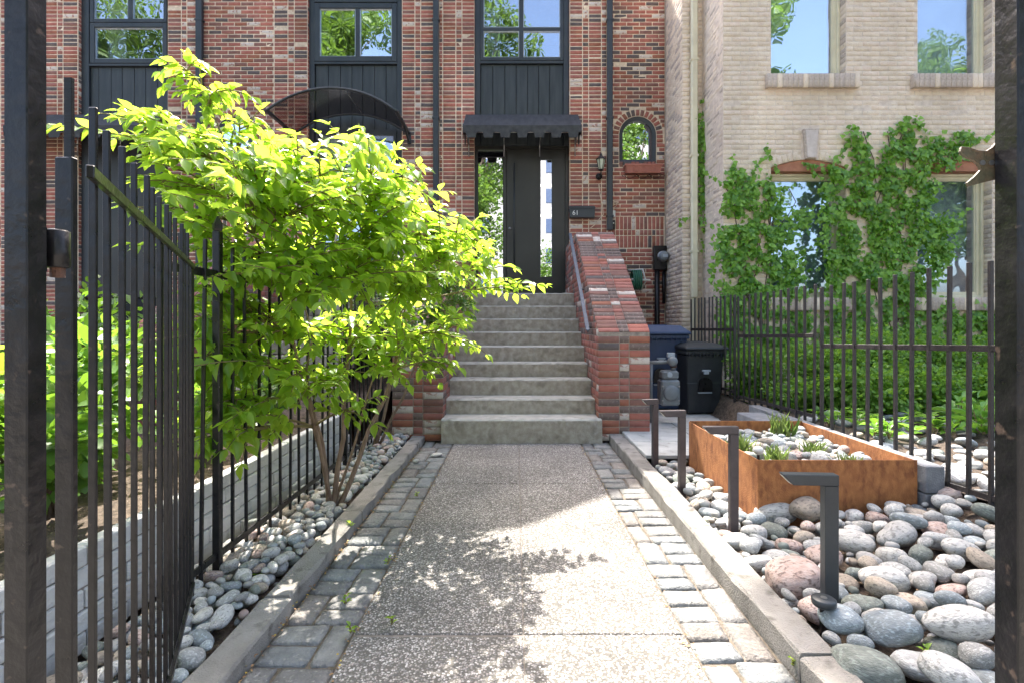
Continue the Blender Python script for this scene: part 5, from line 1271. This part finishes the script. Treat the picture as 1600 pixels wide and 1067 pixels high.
OV = leaf_template('oval'); OVM = [npmesh('leaf', (OV[0] * np.array([w__, 1, 1.0 + .5 * q]) + np.array([0, 0, 0])), OV[1], ['leaf_sun'], None, True) for q, w__ in enumerate((.46, .52, .56))]
def shrub(name, lab, cat, base, stems, blobs, Lrange, mats, nparts, seed, wratio=.5, twig_sp=.055, trunk_m='bark', leafmeshes=None, dens=1.0):
    rnd = random.Random(seed); sh = thing(name, lab, cat, base); base = Vector(base)
    # main stems
    sb = MB(); nodes = []
    for (mid, top, r0) in stems:
        mid = Vector(mid); top = Vector(top); b0 = base + Vector((rnd.uniform(-.03, .03), rnd.uniform(-.03, .03), 0)); pts = []
        for i in range(9):
            t = i / 8; p = b0 * (1 - t) ** 2 + mid * 2 * t * (1 - t) + top * t * t; pts.append(p + Vector((rnd.gauss(0, .012), rnd.gauss(0, .012), 0)) * (t * 1.5))
        rad = [r0 * (1 - .72 * i / 8) for i in range(9)]; s_ = MB().tube(pts, rad, 8); s_.build('stem', trunk_m, sh, smooth=True); nodes += pts[2:]
    tw = MB(); Lf = []
    for (c, rx, ry, rz_, nt_) in blobs:
        c = Vector(c); near = min(nodes, key=lambda p: (p - c).length + (0.35 if p.z > c.z else 0))
        mid = near.lerp(c, .5) + Vector((0, 0, .06)); br = []
        for i in range(7):
            t = i / 6; br.append(near * (1 - t) ** 2 + mid * 2 * t * (1 - t) + c * t * t)
        tw.tube(br, [.009 - .001 * i for i in range(7)], 5)
        for k in range(int(nt_ * dens)):
            e = c + Vector((rnd.gauss(0, .62) * rx, rnd.gauss(0, .6) * ry, rnd.gauss(0, .62) * rz_)); s0 = br[rnd.randrange(2, 7)]
            if (e - s0).length < .08: e = s0 + (e - s0).normalized() * .12
            m2 = s0.lerp(e, .5) + Vector((0, 0, .05)); pts = [s0 * (1 - t) ** 2 + m2 * 2 * t * (1 - t) + e * t * t for t in (0, .25, .5, .75, 1)]
            tw.tube(pts, [.0045, .004, .0035, .003, .002], 4, cap=False)
            L = (e - s0).length; n = max(2, min(8, int(L * .8 / twig_sp))); side = rnd.random() * 3
            for i in range(n + 1):
                t = 1 - (i / n) * .75; p = s0 * (1 - t) ** 2 + m2 * 2 * t * (1 - t) + e * t * t
                td = ((m2 - s0) * (1 - t) + (e - m2) * t).normalized()
                u = td.cross(Vector((0, 0, 1))); u = u.normalized() if u.length > .01 else Vector((1, 0, 0)); v = u.cross(td)
                a = side + (math.pi / 2) * (i % 2) * .8
                for sg in (-1, 1):
                    dd = (td * .55 + (u * math.cos(a * .4) + v * math.sin(a) * .5) * sg + Vector((rnd.gauss(0, .25), rnd.gauss(0, .25), -.22 + rnd.gauss(0, .25)))).normalized()
                    nn = Vector((rnd.gauss(0, .35), rnd.gauss(0, .35) - .15, 1)).normalized()
                    ll = rnd.uniform(*Lrange) * (1 if i else .8) * (.65 if i == 0 and rnd.random() < .4 else 1)
                    Lf.append((p, dd, nn, ll))
                if i == 0: Lf.append((p, (td + Vector((0, 0, -.1))).normalized(), Vector((rnd.gauss(0, .3), rnd.gauss(0, .3), 1)), rnd.uniform(*Lrange) * .8))
    tw.build('branches', 'twig', sh, smooth=True)
    rnd.shuffle(Lf)
    near_first = sorted(range(len(Lf)), key=lambda i: Lf[i][0].y / Lf[i][3])
    idx = set(near_first[:nparts])
    for i in near_first[:nparts]:
        p, d, nn, ll = Lf[i]; x = d.cross(nn).normalized(); z = x.cross(d).normalized(); mt = Matrix((x, d, z)).transposed()
        place('leaf', rnd.choice(leafmeshes or OVM), sh, p, mt.to_euler(), (ll, ll, ll))
    rs = [Lf[i] for i in range(len(Lf)) if i not in idx]
    if rs:
        pos = np.array([r[0] for r in rs]); di = np.array([r[1] for r in rs]); nn = np.array([r[2] for r in rs]); ll = np.array([r[3] for r in rs])
        emit_mass('leaves', sh, pos, di, nn, ll, ll * wratio * RNG.uniform(.85, 1.15, len(ll)), mats, None, OV)
    return sh, len(Lf)
def blob(px, py, Y, rx, ry, n, dy=.42):
    if 380 < px <= 735 and py < 470: Y -= .34
    if px > 380 and py < 300: py += 30; ry *= .8
    s = Y / FP; return (P(px, py, Y), rx * s, dy, ry * s, n)
base = (-1.10, 3.10, .0)
stems = [(P(520, 700, 3.1), P(400, 330, 2.8), .016), (P(545, 690, 3.15), P(545, 330, 3.1), .019), (P(600, 640, 3.2), P(650, 430, 3.3), .017), (P(490, 690, 2.95), P(470, 470, 2.8), .012),
         (P(480, 560, 2.8), P(335, 170, 2.6), .013), (P(570, 640, 3.3), P(600, 520, 3.4), .010)]
BL = [blob(292, 112, 2.5, 34, 26, 7, .06), blob(335, 150, 2.55, 45, 30, 8, .1), blob(375, 195, 2.65, 40, 30, 8, .12), blob(225, 205, 2.55, 60, 28, 14, .2), blob(270, 240, 2.6, 60, 35, 16), blob(345, 250, 2.75, 70, 40, 20),
      blob(420, 240, 2.85, 75, 40, 20), blob(500, 245, 3.0, 70, 45, 20), blob(580, 245, 3.1, 70, 45, 22), blob(640, 285, 3.2, 55, 45, 18), blob(320, 300, 2.7, 70, 35, 18), blob(410, 320, 2.85, 80, 45, 24), blob(500, 330, 3.0, 80, 55, 26),
      blob(590, 340, 3.15, 80, 55, 26), blob(665, 365, 3.3, 60, 45, 20), blob(725, 375, 3.4, 40, 35, 12), blob(760, 425, 3.45, 50, 30, 12), blob(800, 448, 3.45, 32, 18, 5, .1), blob(370, 390, 2.7, 60, 35, 14), blob(450, 420, 2.9, 75, 45, 20),
      blob(545, 430, 3.1, 80, 50, 24), blob(640, 440, 3.3, 70, 45, 20), blob(335, 470, 2.45, 45, 40, 16, .2), blob(318, 560, 2.3, 42, 50, 20, .2), blob(330, 690, 2.3, 30, 30, 8, .15), blob(390, 530, 2.6, 60, 45, 15), blob(345, 640, 2.35, 55, 38, 20, .2), blob(470, 510, 2.9, 75, 45, 18),
      blob(560, 510, 3.1, 70, 40, 16), blob(440, 590, 2.7, 50, 40, 12), blob(520, 600, 2.85, 55, 35, 10), blob(565, 640, 2.8, 40, 25, 6, .1), blob(640, 530, 3.3, 60, 45, 14), blob(705, 525, 3.35, 50, 40, 12), blob(610, 580, 3.3, 40, 35, 10), blob(705, 570, 3.3, 28, 20, 5, .1),
      blob(395, 660, 2.5, 35, 30, 5, .1)]
BL += [blob(310, 340, 2.55, 55, 35, 12), blob(350, 400, 2.6, 50, 35, 11, .2), blob(410, 430, 2.75, 55, 35, 10, .2), blob(250, 285, 2.55, 40, 25, 8, .2), blob(540, 590, 2.9, 50, 35, 8, .2), blob(590, 545, 3.1, 50, 35, 9, .2), blob(480, 380, 2.95, 80, 45, 18), blob(600, 390, 3.15, 80, 45, 18), blob(690, 410, 3.35, 55, 40, 14), blob(380, 480, 2.6, 60, 40, 12), blob(310, 520, 2.3, 35, 50, 9), blob(350, 580, 2.4, 55, 45, 12), blob(500, 460, 2.9, 80, 45, 14), blob(620, 480, 3.2, 70, 40, 14), blob(560, 300, 3.1, 90, 40, 14)]
_, nl = shrub('leafy_shrub', 'large bright green shrub with many stems leaning over the left fence', 'shrub', base, stems, BL, (.062, .104), ['leaf_sun'], 300, 31, dens=1.02)
b2 = (-1.27, 4.6, .0)
_, nl2 = shrub('fine_leaved_shrub', 'darker fine-leaved shrub against the left stair wall', 'shrub', b2, [(P(610, 600, 4.5), P(660, 450, 4.4), .016), (P(640, 600, 4.4), P(700, 440, 4.3), .014), (P(600, 580, 4.6), P(600, 450, 4.6), .014)],
      [blob(650, 430, 4.4, 45, 40, 22), blob(700, 440, 4.3, 40, 35, 22), blob(680, 490, 4.2, 45, 35, 24), blob(620, 490, 4.5, 40, 45, 20), blob(730, 470, 4.2, 25, 25, 12), blob(650, 550, 4.3, 30, 30, 12), blob(560, 480, 4.7, 45, 50, 18)], (.035, .065), ['leaf_fine'], 0, 33, wratio=.42, twig_sp=.035, dens=1.6)

def bush(name, lab, cat, c, r, n, L, mats, seed, shell=.55, quad=True, stems=True, group=None, wr=.7):
    rg = np.random.default_rng(seed); c = np.array(c); th_ = thing(name, lab, cat, (c[0], c[1], c[2] - r[2]), group)
    nc = max(6, n // 90); cc = rg.normal(0, 1, (nc, 3)); cc /= np.linalg.norm(cc, axis=1, keepdims=True); cc *= rg.uniform(.35, .85, (nc, 1))
    k = rg.integers(0, nc, n); d = rg.normal(0, 1, (n, 3)); d /= np.linalg.norm(d, axis=1, keepdims=True)
    pos = cc[k] + d * rg.uniform(.12, .42, (n, 1)); pos = pos * np.array(r) + c
    di = d + np.array([0, 0, -.1]) + rg.normal(0, .4, (n, 3)); nn = np.array([0, 0, 1.]) + d * .6 + rg.normal(0, .5, (n, 3)); ll = L * rg.uniform(.7, 1.3, n)
    emit_mass('foliage', th_, pos, di, nn, ll, ll * wr, mats, rg.integers(0, len(mats), n))
    if stems:
        sb = MB()
        for j in range(min(nc, 9)):
            e = cc[j] * np.array(r) + c; s0 = np.array([c[0], c[1], c[2] - r[2]]) + rg.normal(0, .03, 3) * np.array([1, 1, 0]); sb.tube([s0, (s0 + e) / 2 + np.array([0, 0, .1]), e], [.012, .008, .004], 5)
        sb.build('stems', 'bark_dark', th_)
    return th_
# neighbour garden, seen between the bars
NB = [((-1.95, 1.35, .72), (.30, .38, .40), 520, .085, 'bright leafy bush nearest the gate stile', 'leaf_sun'),
      ((-1.98, 2.15, .66), (.30, .38, .34), 520, .07, 'fine green bush behind the middle of the gate', 'leaf_fine'),
      ((-2.5, 1.9, .85), (.42, .42, .50), 700, .085, 'tall green bush deeper behind the gate', 'leaf_fine'),
      ((-1.95, 3.0, .60), (.28, .40, .26), 420, .06, 'low bush on the white planter beside the fence post', 'leaf_box'),
      ((-2.3, 2.6, .75), (.5, .5, .5), 900, .09, 'broad leafy bush in the white planter behind the gate bars', 'leaf_box'),
      ((-2.1, 1.6, .65), (.4, .5, .42), 800, .08, 'bright bush just behind the open gate', 'leaf_sun'),
      ((-3.1, 3.6, .9), (.65, .6, .65), 1200, .08, 'rounded bush in the middle of the neighbour garden', 'leaf_fine'),
      ((-3.9, 4.6, 1.0), (.6, .5, .7), 900, .07, 'green bush near the neighbour stair wall', 'leaf_fine'),
      ((-4.4, 3.2, .8), (.7, .7, .65), 1000, .08, 'leafy bush at the far side of the neighbour garden', 'leaf_fine'),
      ((-2.2, 4.2, .62), (.4, .6, .40), 700, .06, 'low bush behind the white planter near the stairs', 'leaf_fine')]
for i, (c, r, n, L_, lab, mm) in enumerate(NB): bush('garden_bush', lab, 'bush', c, r, n, L_, [mm], 60 + i)
# hedge behind the right fence: boxwood mounds
HB = [((3.05, 5.15, .66), (.45, .45, .36)), ((3.6, 5.35, .72), (.5, .5, .42)), ((4.3, 5.5, .72), (.5, .5, .42)), ((5.0, 5.45, .72), (.55, .5, .42)), ((5.7, 5.3, .70), (.5, .5, .40)), ((2.75, 5.9, .58), (.32, .4, .34)), ((3.2, 4.75, .50), (.42, .3, .24)), ((3.85, 4.85, .52), (.42, .3, .26)), ((4.6, 4.9, .52), (.45, .3, .26))]
wh = ['next to the bins', 'second from the bins', 'third from the bins', 'fourth from the bins', 'at the right end of the hedge', 'hugging the far fence section', 'low in the front row, left', 'low in the front row, middle', 'low in the front row, right']
for i, (c, r) in enumerate(HB): bush('boxwood', 'small-leaved green boxwood mound behind the fence, ' + wh[i], 'shrub', c, r, 4600, .036, ['leaf_box'], 80 + i, group='boxwood mounds behind the fence')
bush('garden_bush', 'low green plant behind the fence foot beside the black bin', 'bush', (2.72, 5.75, .36), (.20, .30, .22), 900, .04, ['leaf_box'], 95)
bush('garden_bush', 'loose green plant around the fence foot behind the planter', 'bush', (2.62, 4.85, .45), (.25, .4, .20), 900, .04, ['leaf_box'], 96)
# broad-leaved plants
def rosette(x, y, z, n, L, lab, seed, mm='leaf_hosta', up=.6, w_=.42, name='broad_leaf_plant', group=None):
    rnd = random.Random(seed); o = thing(name, lab, 'plant', (x, y, z), group); me = npmesh('leaf', OV[0] * np.array([w_, 1, 2.0]), OV[1], [mm], None, True)
    for k in range(n):
        a = rnd.uniform(0, 6.28); e = rnd.uniform(.1, up); d = Vector((math.cos(a) * math.cos(e), math.sin(a) * math.cos(e), math.sin(e) + .2)).normalized()
        nn = Vector((-math.cos(a) * .4, -math.sin(a) * .4, 1)); xx_ = d.cross(nn).normalized(); zz_ = xx_.cross(d); hgt = rnd.uniform(0, L * 1.3)
        place('leaf', me, o, (x + d.x * L * .3, y + d.y * L * .3, z + hgt), Matrix((xx_, d, zz_)).transposed().to_euler(), (L * rnd.uniform(.7, 1.2),) * 3)
        if k % 3 == 0: MB().tube([(x, y, z), (x + d.x * L * .3, y + d.y * L * .3, z + hgt)], .004, 4).build('stalk', 'twig', o)
    return o
for i, (px, py, Y) in enumerate(((1497, 620, 4.3), (1520, 590, 4.6), (1470, 600, 4.8), (1530, 650, 4.0))):
    p = P(px, py, Y); rosette(p.x, Y, .30, 22, .17, 'broad-leaved plant behind the last fence pickets, ' + ['in front', 'tallest at the back', 'leftmost by the hedge', 'nearest the gate post'][i], 200 + i)
for i in range(80):
    x = random.uniform(2.6, 5.6); y = random.uniform(3.75, 4.9); rosette(x, y, .30, 12, .075, 'small ground cover plant between the boulders and the hedge', 300 + i, 'leaf_ivy', 1.0, .7, 'ground_cover_plant', 'ground cover plants under the hedge')
# ------------------------------------------------------------------ ivy
def ivy(lab, polys, n, seed, Y, L=.066, faceX=None, thick=.11):
    rg = random.Random(seed); o = thing('climbing_ivy', lab, 'ivy', (P(polys[0][0][0], 460, Y).x, Y, .3)); pos = []; di = []
    def inside(x, y, pg):
        c = False; j = len(pg) - 1
        for i in range(len(pg)):
            if (pg[i][1] > y) != (pg[j][1] > y) and x < (pg[j][0] - pg[i][0]) * (y - pg[i][1]) / (pg[j][1] - pg[i][1]) + pg[i][0]: c = not c
            j = i
        return c
    tot = [0]
    areas = []
    for pg in polys:
        a = 0
        for i in range(len(pg)): a += pg[i - 1][0] * pg[i][1] - pg[i][0] * pg[i - 1][1]
        areas.append(abs(a))
    from mathutils import noise
    for pg, ar_ in zip(polys, areas):
        xs_ = [p[0] for p in pg]; ys_ = [p[1] for p in pg]; k = int(n * ar_ / sum(areas)); c = 0; guard = 0
        while c < k and guard < k * 30:
            guard += 1; x = rg.uniform(min(xs_) - 4, max(xs_) + 4); y = rg.uniform(min(ys_) - 4, max(ys_) + 4)
            x2 = x + rg.gauss(0, 6); y2 = y + rg.gauss(0, 6)
            if not inside(x2, y2, pg): continue
            dn = noise.noise(Vector((x * .045, y * .045, seed))) 
            if dn < -.19 and rg.random() < .93: continue
            p = P(x, y, Y); off = (max(0, .5 + dn) * thick) * rg.uniform(.1, 1) + .008; pos.append((p.x, Y - off, p.z)); c += 1
            di.append((rg.gauss(0, .5), -.25 + rg.gauss(0, .2), -.8 + rg.gauss(0, .35)))
    for pg in polys:
        for t in range(int(7 * min(1, len(pg) / 6))):
            i = rg.randrange(len(pg)); x, y = pg[i]; x2, y2 = pg[(i + 1) % len(pg)]; u = rg.random(); x += (x2 - x) * u; y += (y2 - y) * u
            cxm = sum(p[0] for p in pg) / len(pg); a = math.atan2(-.9, (x - cxm) * .03 + rg.gauss(0, .6))
            for q in range(rg.randrange(6, 15)):
                a += rg.gauss(0, .25); x += 3.6 * math.cos(a); y += 3.6 * math.sin(a) * rg.choice((1, 1, .6))
                if y < 190 or y > 465: break
                p = P(x, y, Y); pos.append((p.x, Y - rg.uniform(.01, .05), p.z)); di.append((rg.gauss(0, .6), -.2, -.5 + rg.gauss(0, .5)))
    pos = np.array(pos); di = np.array(di); m_ = len(pos); nn = np.array([0, -1., .5]) + RNG.normal(0, .5, (m_, 3)); ll = L * RNG.uniform(.55, 1.25, m_)
    emit_mass('leaves', o, pos, di, nn, ll, ll * 1.02, ['leaf_ivy'], None, leaf_template('ivy'))
    sb = MB()
    for pg in polys:
        yb_ = max(p[1] for p in pg); 
        for k in range(4):
            x = rg.uniform(min(p[0] for p in pg) * .6 + max(p[0] for p in pg) * .4, min(p[0] for p in pg) * .3 + max(p[0] for p in pg) * .7); pts = []
            y = yb_; 
            while y > min(p[1] for p in pg) + 10: pts.append(P(x, y, Y - .01)); y -= 22; x += rg.gauss(0, 7)
            if len(pts) > 2: sb.tube(pts, .006, 4)
    if sb.v: sb.build('stems', 'bark_dark', o)
    return o
ivy('thin ivy column climbing beside the cream downpipe', [[(1092, 165), (1106, 160), (1109, 230), (1115, 300), (1128, 360), (1130, 460), (1112, 440), (1104, 380), (1093, 300), (1088, 240)]], 1200, 1, 7.55, .066)
ivy('ivy mass covering the wall left of the lower window', [[(1130, 300), (1150, 265), (1180, 262), (1184, 290), (1176, 320), (1200, 355), (1235, 360), (1248, 400), (1256, 470), (1128, 470), (1110, 420), (1122, 360)], [(1196, 285), (1212, 273), (1216, 330), (1208, 362), (1192, 350)], [(1120, 465), (1260, 465), (1270, 560), (1120, 560)]], 4300, 2, TY)
ivy('dense ivy mass between the two lower windows with two pointed crowns', [[(1328, 205), (1340, 198), (1352, 230), (1362, 245), (1378, 240), (1392, 205), (1410, 187), (1432, 190), (1442, 215), (1450, 250), (1458, 300), (1462, 340), (1478, 380), (1470, 420), (1440, 470), (1290, 470), (1285, 400), (1278, 340), (1282, 285), (1300, 258), (1315, 245)],
    [(1455, 222), (1468, 215), (1464, 250), (1452, 262)], [(1480, 215), (1512, 208), (1518, 222), (1498, 232), (1492, 262), (1455, 268), (1450, 258), (1478, 248)], [(1285, 465), (1480, 465), (1490, 560), (1270, 560)], [(1225, 345), (1285, 320), (1290, 335), (1230, 360)], [(1455, 350), (1495, 340), (1480, 400), (1455, 420)]], 7200, 3, TY)
ivy('low ivy spreading under the right lower window', [[(1480, 480), (1560, 470), (1580, 540), (1480, 560)]], 700, 4, TY)

# grass tufts in the planter
for i, (px, py, lab) in enumerate(((1158, 700, 'wispy grass tuft at the left of the planter'), (1222, 690, 'tall upright grass tuft at the back of the planter'), (1212, 712, 'thick grass tuft behind the planter front'), (1272, 700, 'dry grass tuft in the planter centre'), (1326, 712, 'short grass tuft at the right of the planter front'))):
    Y = (3.35, 3.9, 3.1, 3.35, 3.02)[i]; x = X_(px, Y); n = (70, 80, 110, 60, 60)[i]; h_ = (.13, .17, .11, .10, .09)[i]
    o = thing('grass_tuft', lab, 'grass tuft', (x, Y, .3), 'grass tufts in the rusty planter')
    pos = np.array([x, Y, .30]) + RNG.normal(0, 1, (n, 3)) * np.array([.028, .028, 0]); di = np.stack([RNG.normal(0, .32, n), RNG.normal(0, .32, n), np.ones(n)], 1)
    emit_mass('blades', o, pos, di, RNG.normal(0, 1, (n, 3)), h_ * RNG.uniform(.6, 1.2, n), np.full(n, .0042), ['leaf_tuft'], None, leaf_template('blade'))
# weeds in the joints
for i, (px, py, s) in enumerate(((546, 828, .032), (540, 943, .022), (607, 880, .02), (548, 988, .02), (404, 912, .03), (365, 885, .03), (612, 975, .02), (1097, 822, .02), (1085, 815, .018), (652, 775, .02), (1240, 1040, .02), (1447, 1048, .022), (1396, 905, .015), (1053, 742, .02))):
    Y = (EYE - .01) * FP / (py - HY); rosette(X_(px, Y), Y, (.06 if px > 1300 else .012), 8 + (18 if i == 0 else 0), s, 'tiny green weed ' + ['growing tall against the left kerb', 'in the left cobbles by the kerb', 'in the left cobble joint by the slab', 'in the near left cobbles', 'among stones of the left strip, nearer', 'among stones of the left strip, farther', 'beside the path edge in dappled light', 'at the right kerb by the second path light', 'between right kerb and stones', 'in the left cobbles farther up', 'at the foot of the cracked right kerb', 'between the large near stones', 'between stones right of the nearest path light', 'by the kerb near the third path light'][i], 500 + i, 'leaf_sun', 1.0, .6, 'weed')
# leaf litter in the joints and beds
n = 900; LP = []
for i in range(n):
    r = random.random()
    if r < .35: x = random.uniform(-.90, -.87); y = random.uniform(1.3, 4.8); z = .004
    elif r < .5: x = random.uniform(.60, .64); y = random.uniform(1.3, 4.8); z = .004
    elif r < .7: x = random.uniform(-.62, -.58); y = random.uniform(1.3, 4.8); z = .004
    else: x = random.uniform(1.1, 2.4); y = random.uniform(1.2, 2.8); z = bedz(x, y) + .02
    LP.append((x, y, z))
LP = np.array(LP); emit_mass('leaf_litter', None, LP, np.stack([RNG.normal(0, 1, n), RNG.normal(0, 1, n), RNG.normal(0, .1, n)], 1), np.array([0, 0, 1.]) + RNG.normal(0, .2, (n, 3)), RNG.uniform(.006, .016, n), RNG.uniform(.004, .009, n), ['dry', 'leaf_yellow'], RNG.integers(0, 2, n) * (RNG.random(n) < .3))

# ------------------------------------------------------------------ trees out of frame (reflected in the windows, shading the beds)
def tree(lab, x, y, h, cz, r, n, L, seed, tr=.18, name='street_tree'):
    rg = np.random.default_rng(seed); o = thing(name, lab, 'tree', (x, y, 0)); tb = MB(); c = np.array([x, y, cz])
    tb.tube([(x, y, 0), (x + .05, y, cz * .4), (x, y, cz - r[2] * .5)], [tr, tr * .75, tr * .5], 10)
    nc = 26; cc = rg.normal(0, 1, (nc, 3)); cc /= np.linalg.norm(cc, axis=1, keepdims=True); cc *= rg.uniform(.3, .85, (nc, 1)); cc = cc * np.array(r) + c
    for j in range(nc): tb.tube([(x, y, cz - r[2] * .6), tuple((cc[j] + c) / 2 - np.array([0, 0, .2])), tuple(cc[j])], [tr * .4, tr * .2, .02], 6)
    tb.build('trunk', 'bark_dark', o)
    k = rg.integers(0, nc, n); d = rg.normal(0, 1, (n, 3)); d /= np.linalg.norm(d, axis=1, keepdims=True)
    pos = cc[k] + d * (rg.uniform(.0, 1, (n, 1)) ** .5) * min(r) * .38; ll = L * rg.uniform(.7, 1.3, n)
    emit_mass('crown', o, pos, d + rg.normal(0, .5, (n, 3)), rg.normal(0, 1, (n, 3)) + np.array([0, 0, 1]), ll, ll * .8, ['leaf_tree'], None)
for (lab, x, y, h, cz, rr_, n_, sd_) in (('tall street tree across from the far left house', -18, -7.5, 17, 12.5, (4.2, 3.2, 8), 14000, 1),
    ('tall street tree across from the middle house', -8.6, -7.0, 17, 12.5, (3.6, 3.0, 8.2), 15000, 2), ('broad street tree across from the black door', -1.9, -7.2, 16, 10.2, (3.1, 3.0, 8.8), 16000, 6),
    ('slim street tree across from the pale house corner', 5.6, -7.0, 12, 7.6, (2.3, 2.3, 3.8), 8000, 5), ('tall street tree across from the pale house', 9.6, -7.5, 17, 10.5, (2.8, 3.0, 8.6), 13000, 3), ('spreading street tree far along the street', 18.5, -7.5, 17, 8.5, (4.4, 3.0, 7.0), 14000, 7)):
    tree(lab, x, y, h, cz, rr_, int(n_ * 1.7), .14, sd_)
tree('back garden tree rising behind the roofs', -.1, 12.2, 15, 15.15, (1.45, .7, .75), 7000, .2, 4, name='garden_tree')
bush('street_shrub', 'clipped green shrub across the street opposite the door glass', 'shrub', (1.6, -6.6, 2.5), (1.4, .9, 2.5), 5000, .13, ['leaf_tree'], 99)
# apartment block across the street
M['flats'] = mat('flats_render', (.20, .20, .21), (.26, .26, .27), .8, 2)
ap = thing('apartment_block', 'white apartment block across the street reflected in the door glass', 'building', (4, -34, 0))
MB().box(-6, 18, -44, -34, 0, 26).build('wall', 'flats', ap)
for fl_ in range(8):
    MB().box(-6, 18, -35.4, -33.99, 2.9 + fl_ * 3, 3.15 + fl_ * 3).build('balcony_slab', 'white', ap)
    for c_ in range(6): MB().box(-5 + c_ * 4, -2.6 + c_ * 4, -34.05, -33.96, 1.0 + fl_ * 3 + .3, 2.7 + fl_ * 3).build('window', 'bin_blue', ap)
print('leaves', nl, nl2, 'objects', len(bpy.data.objects))
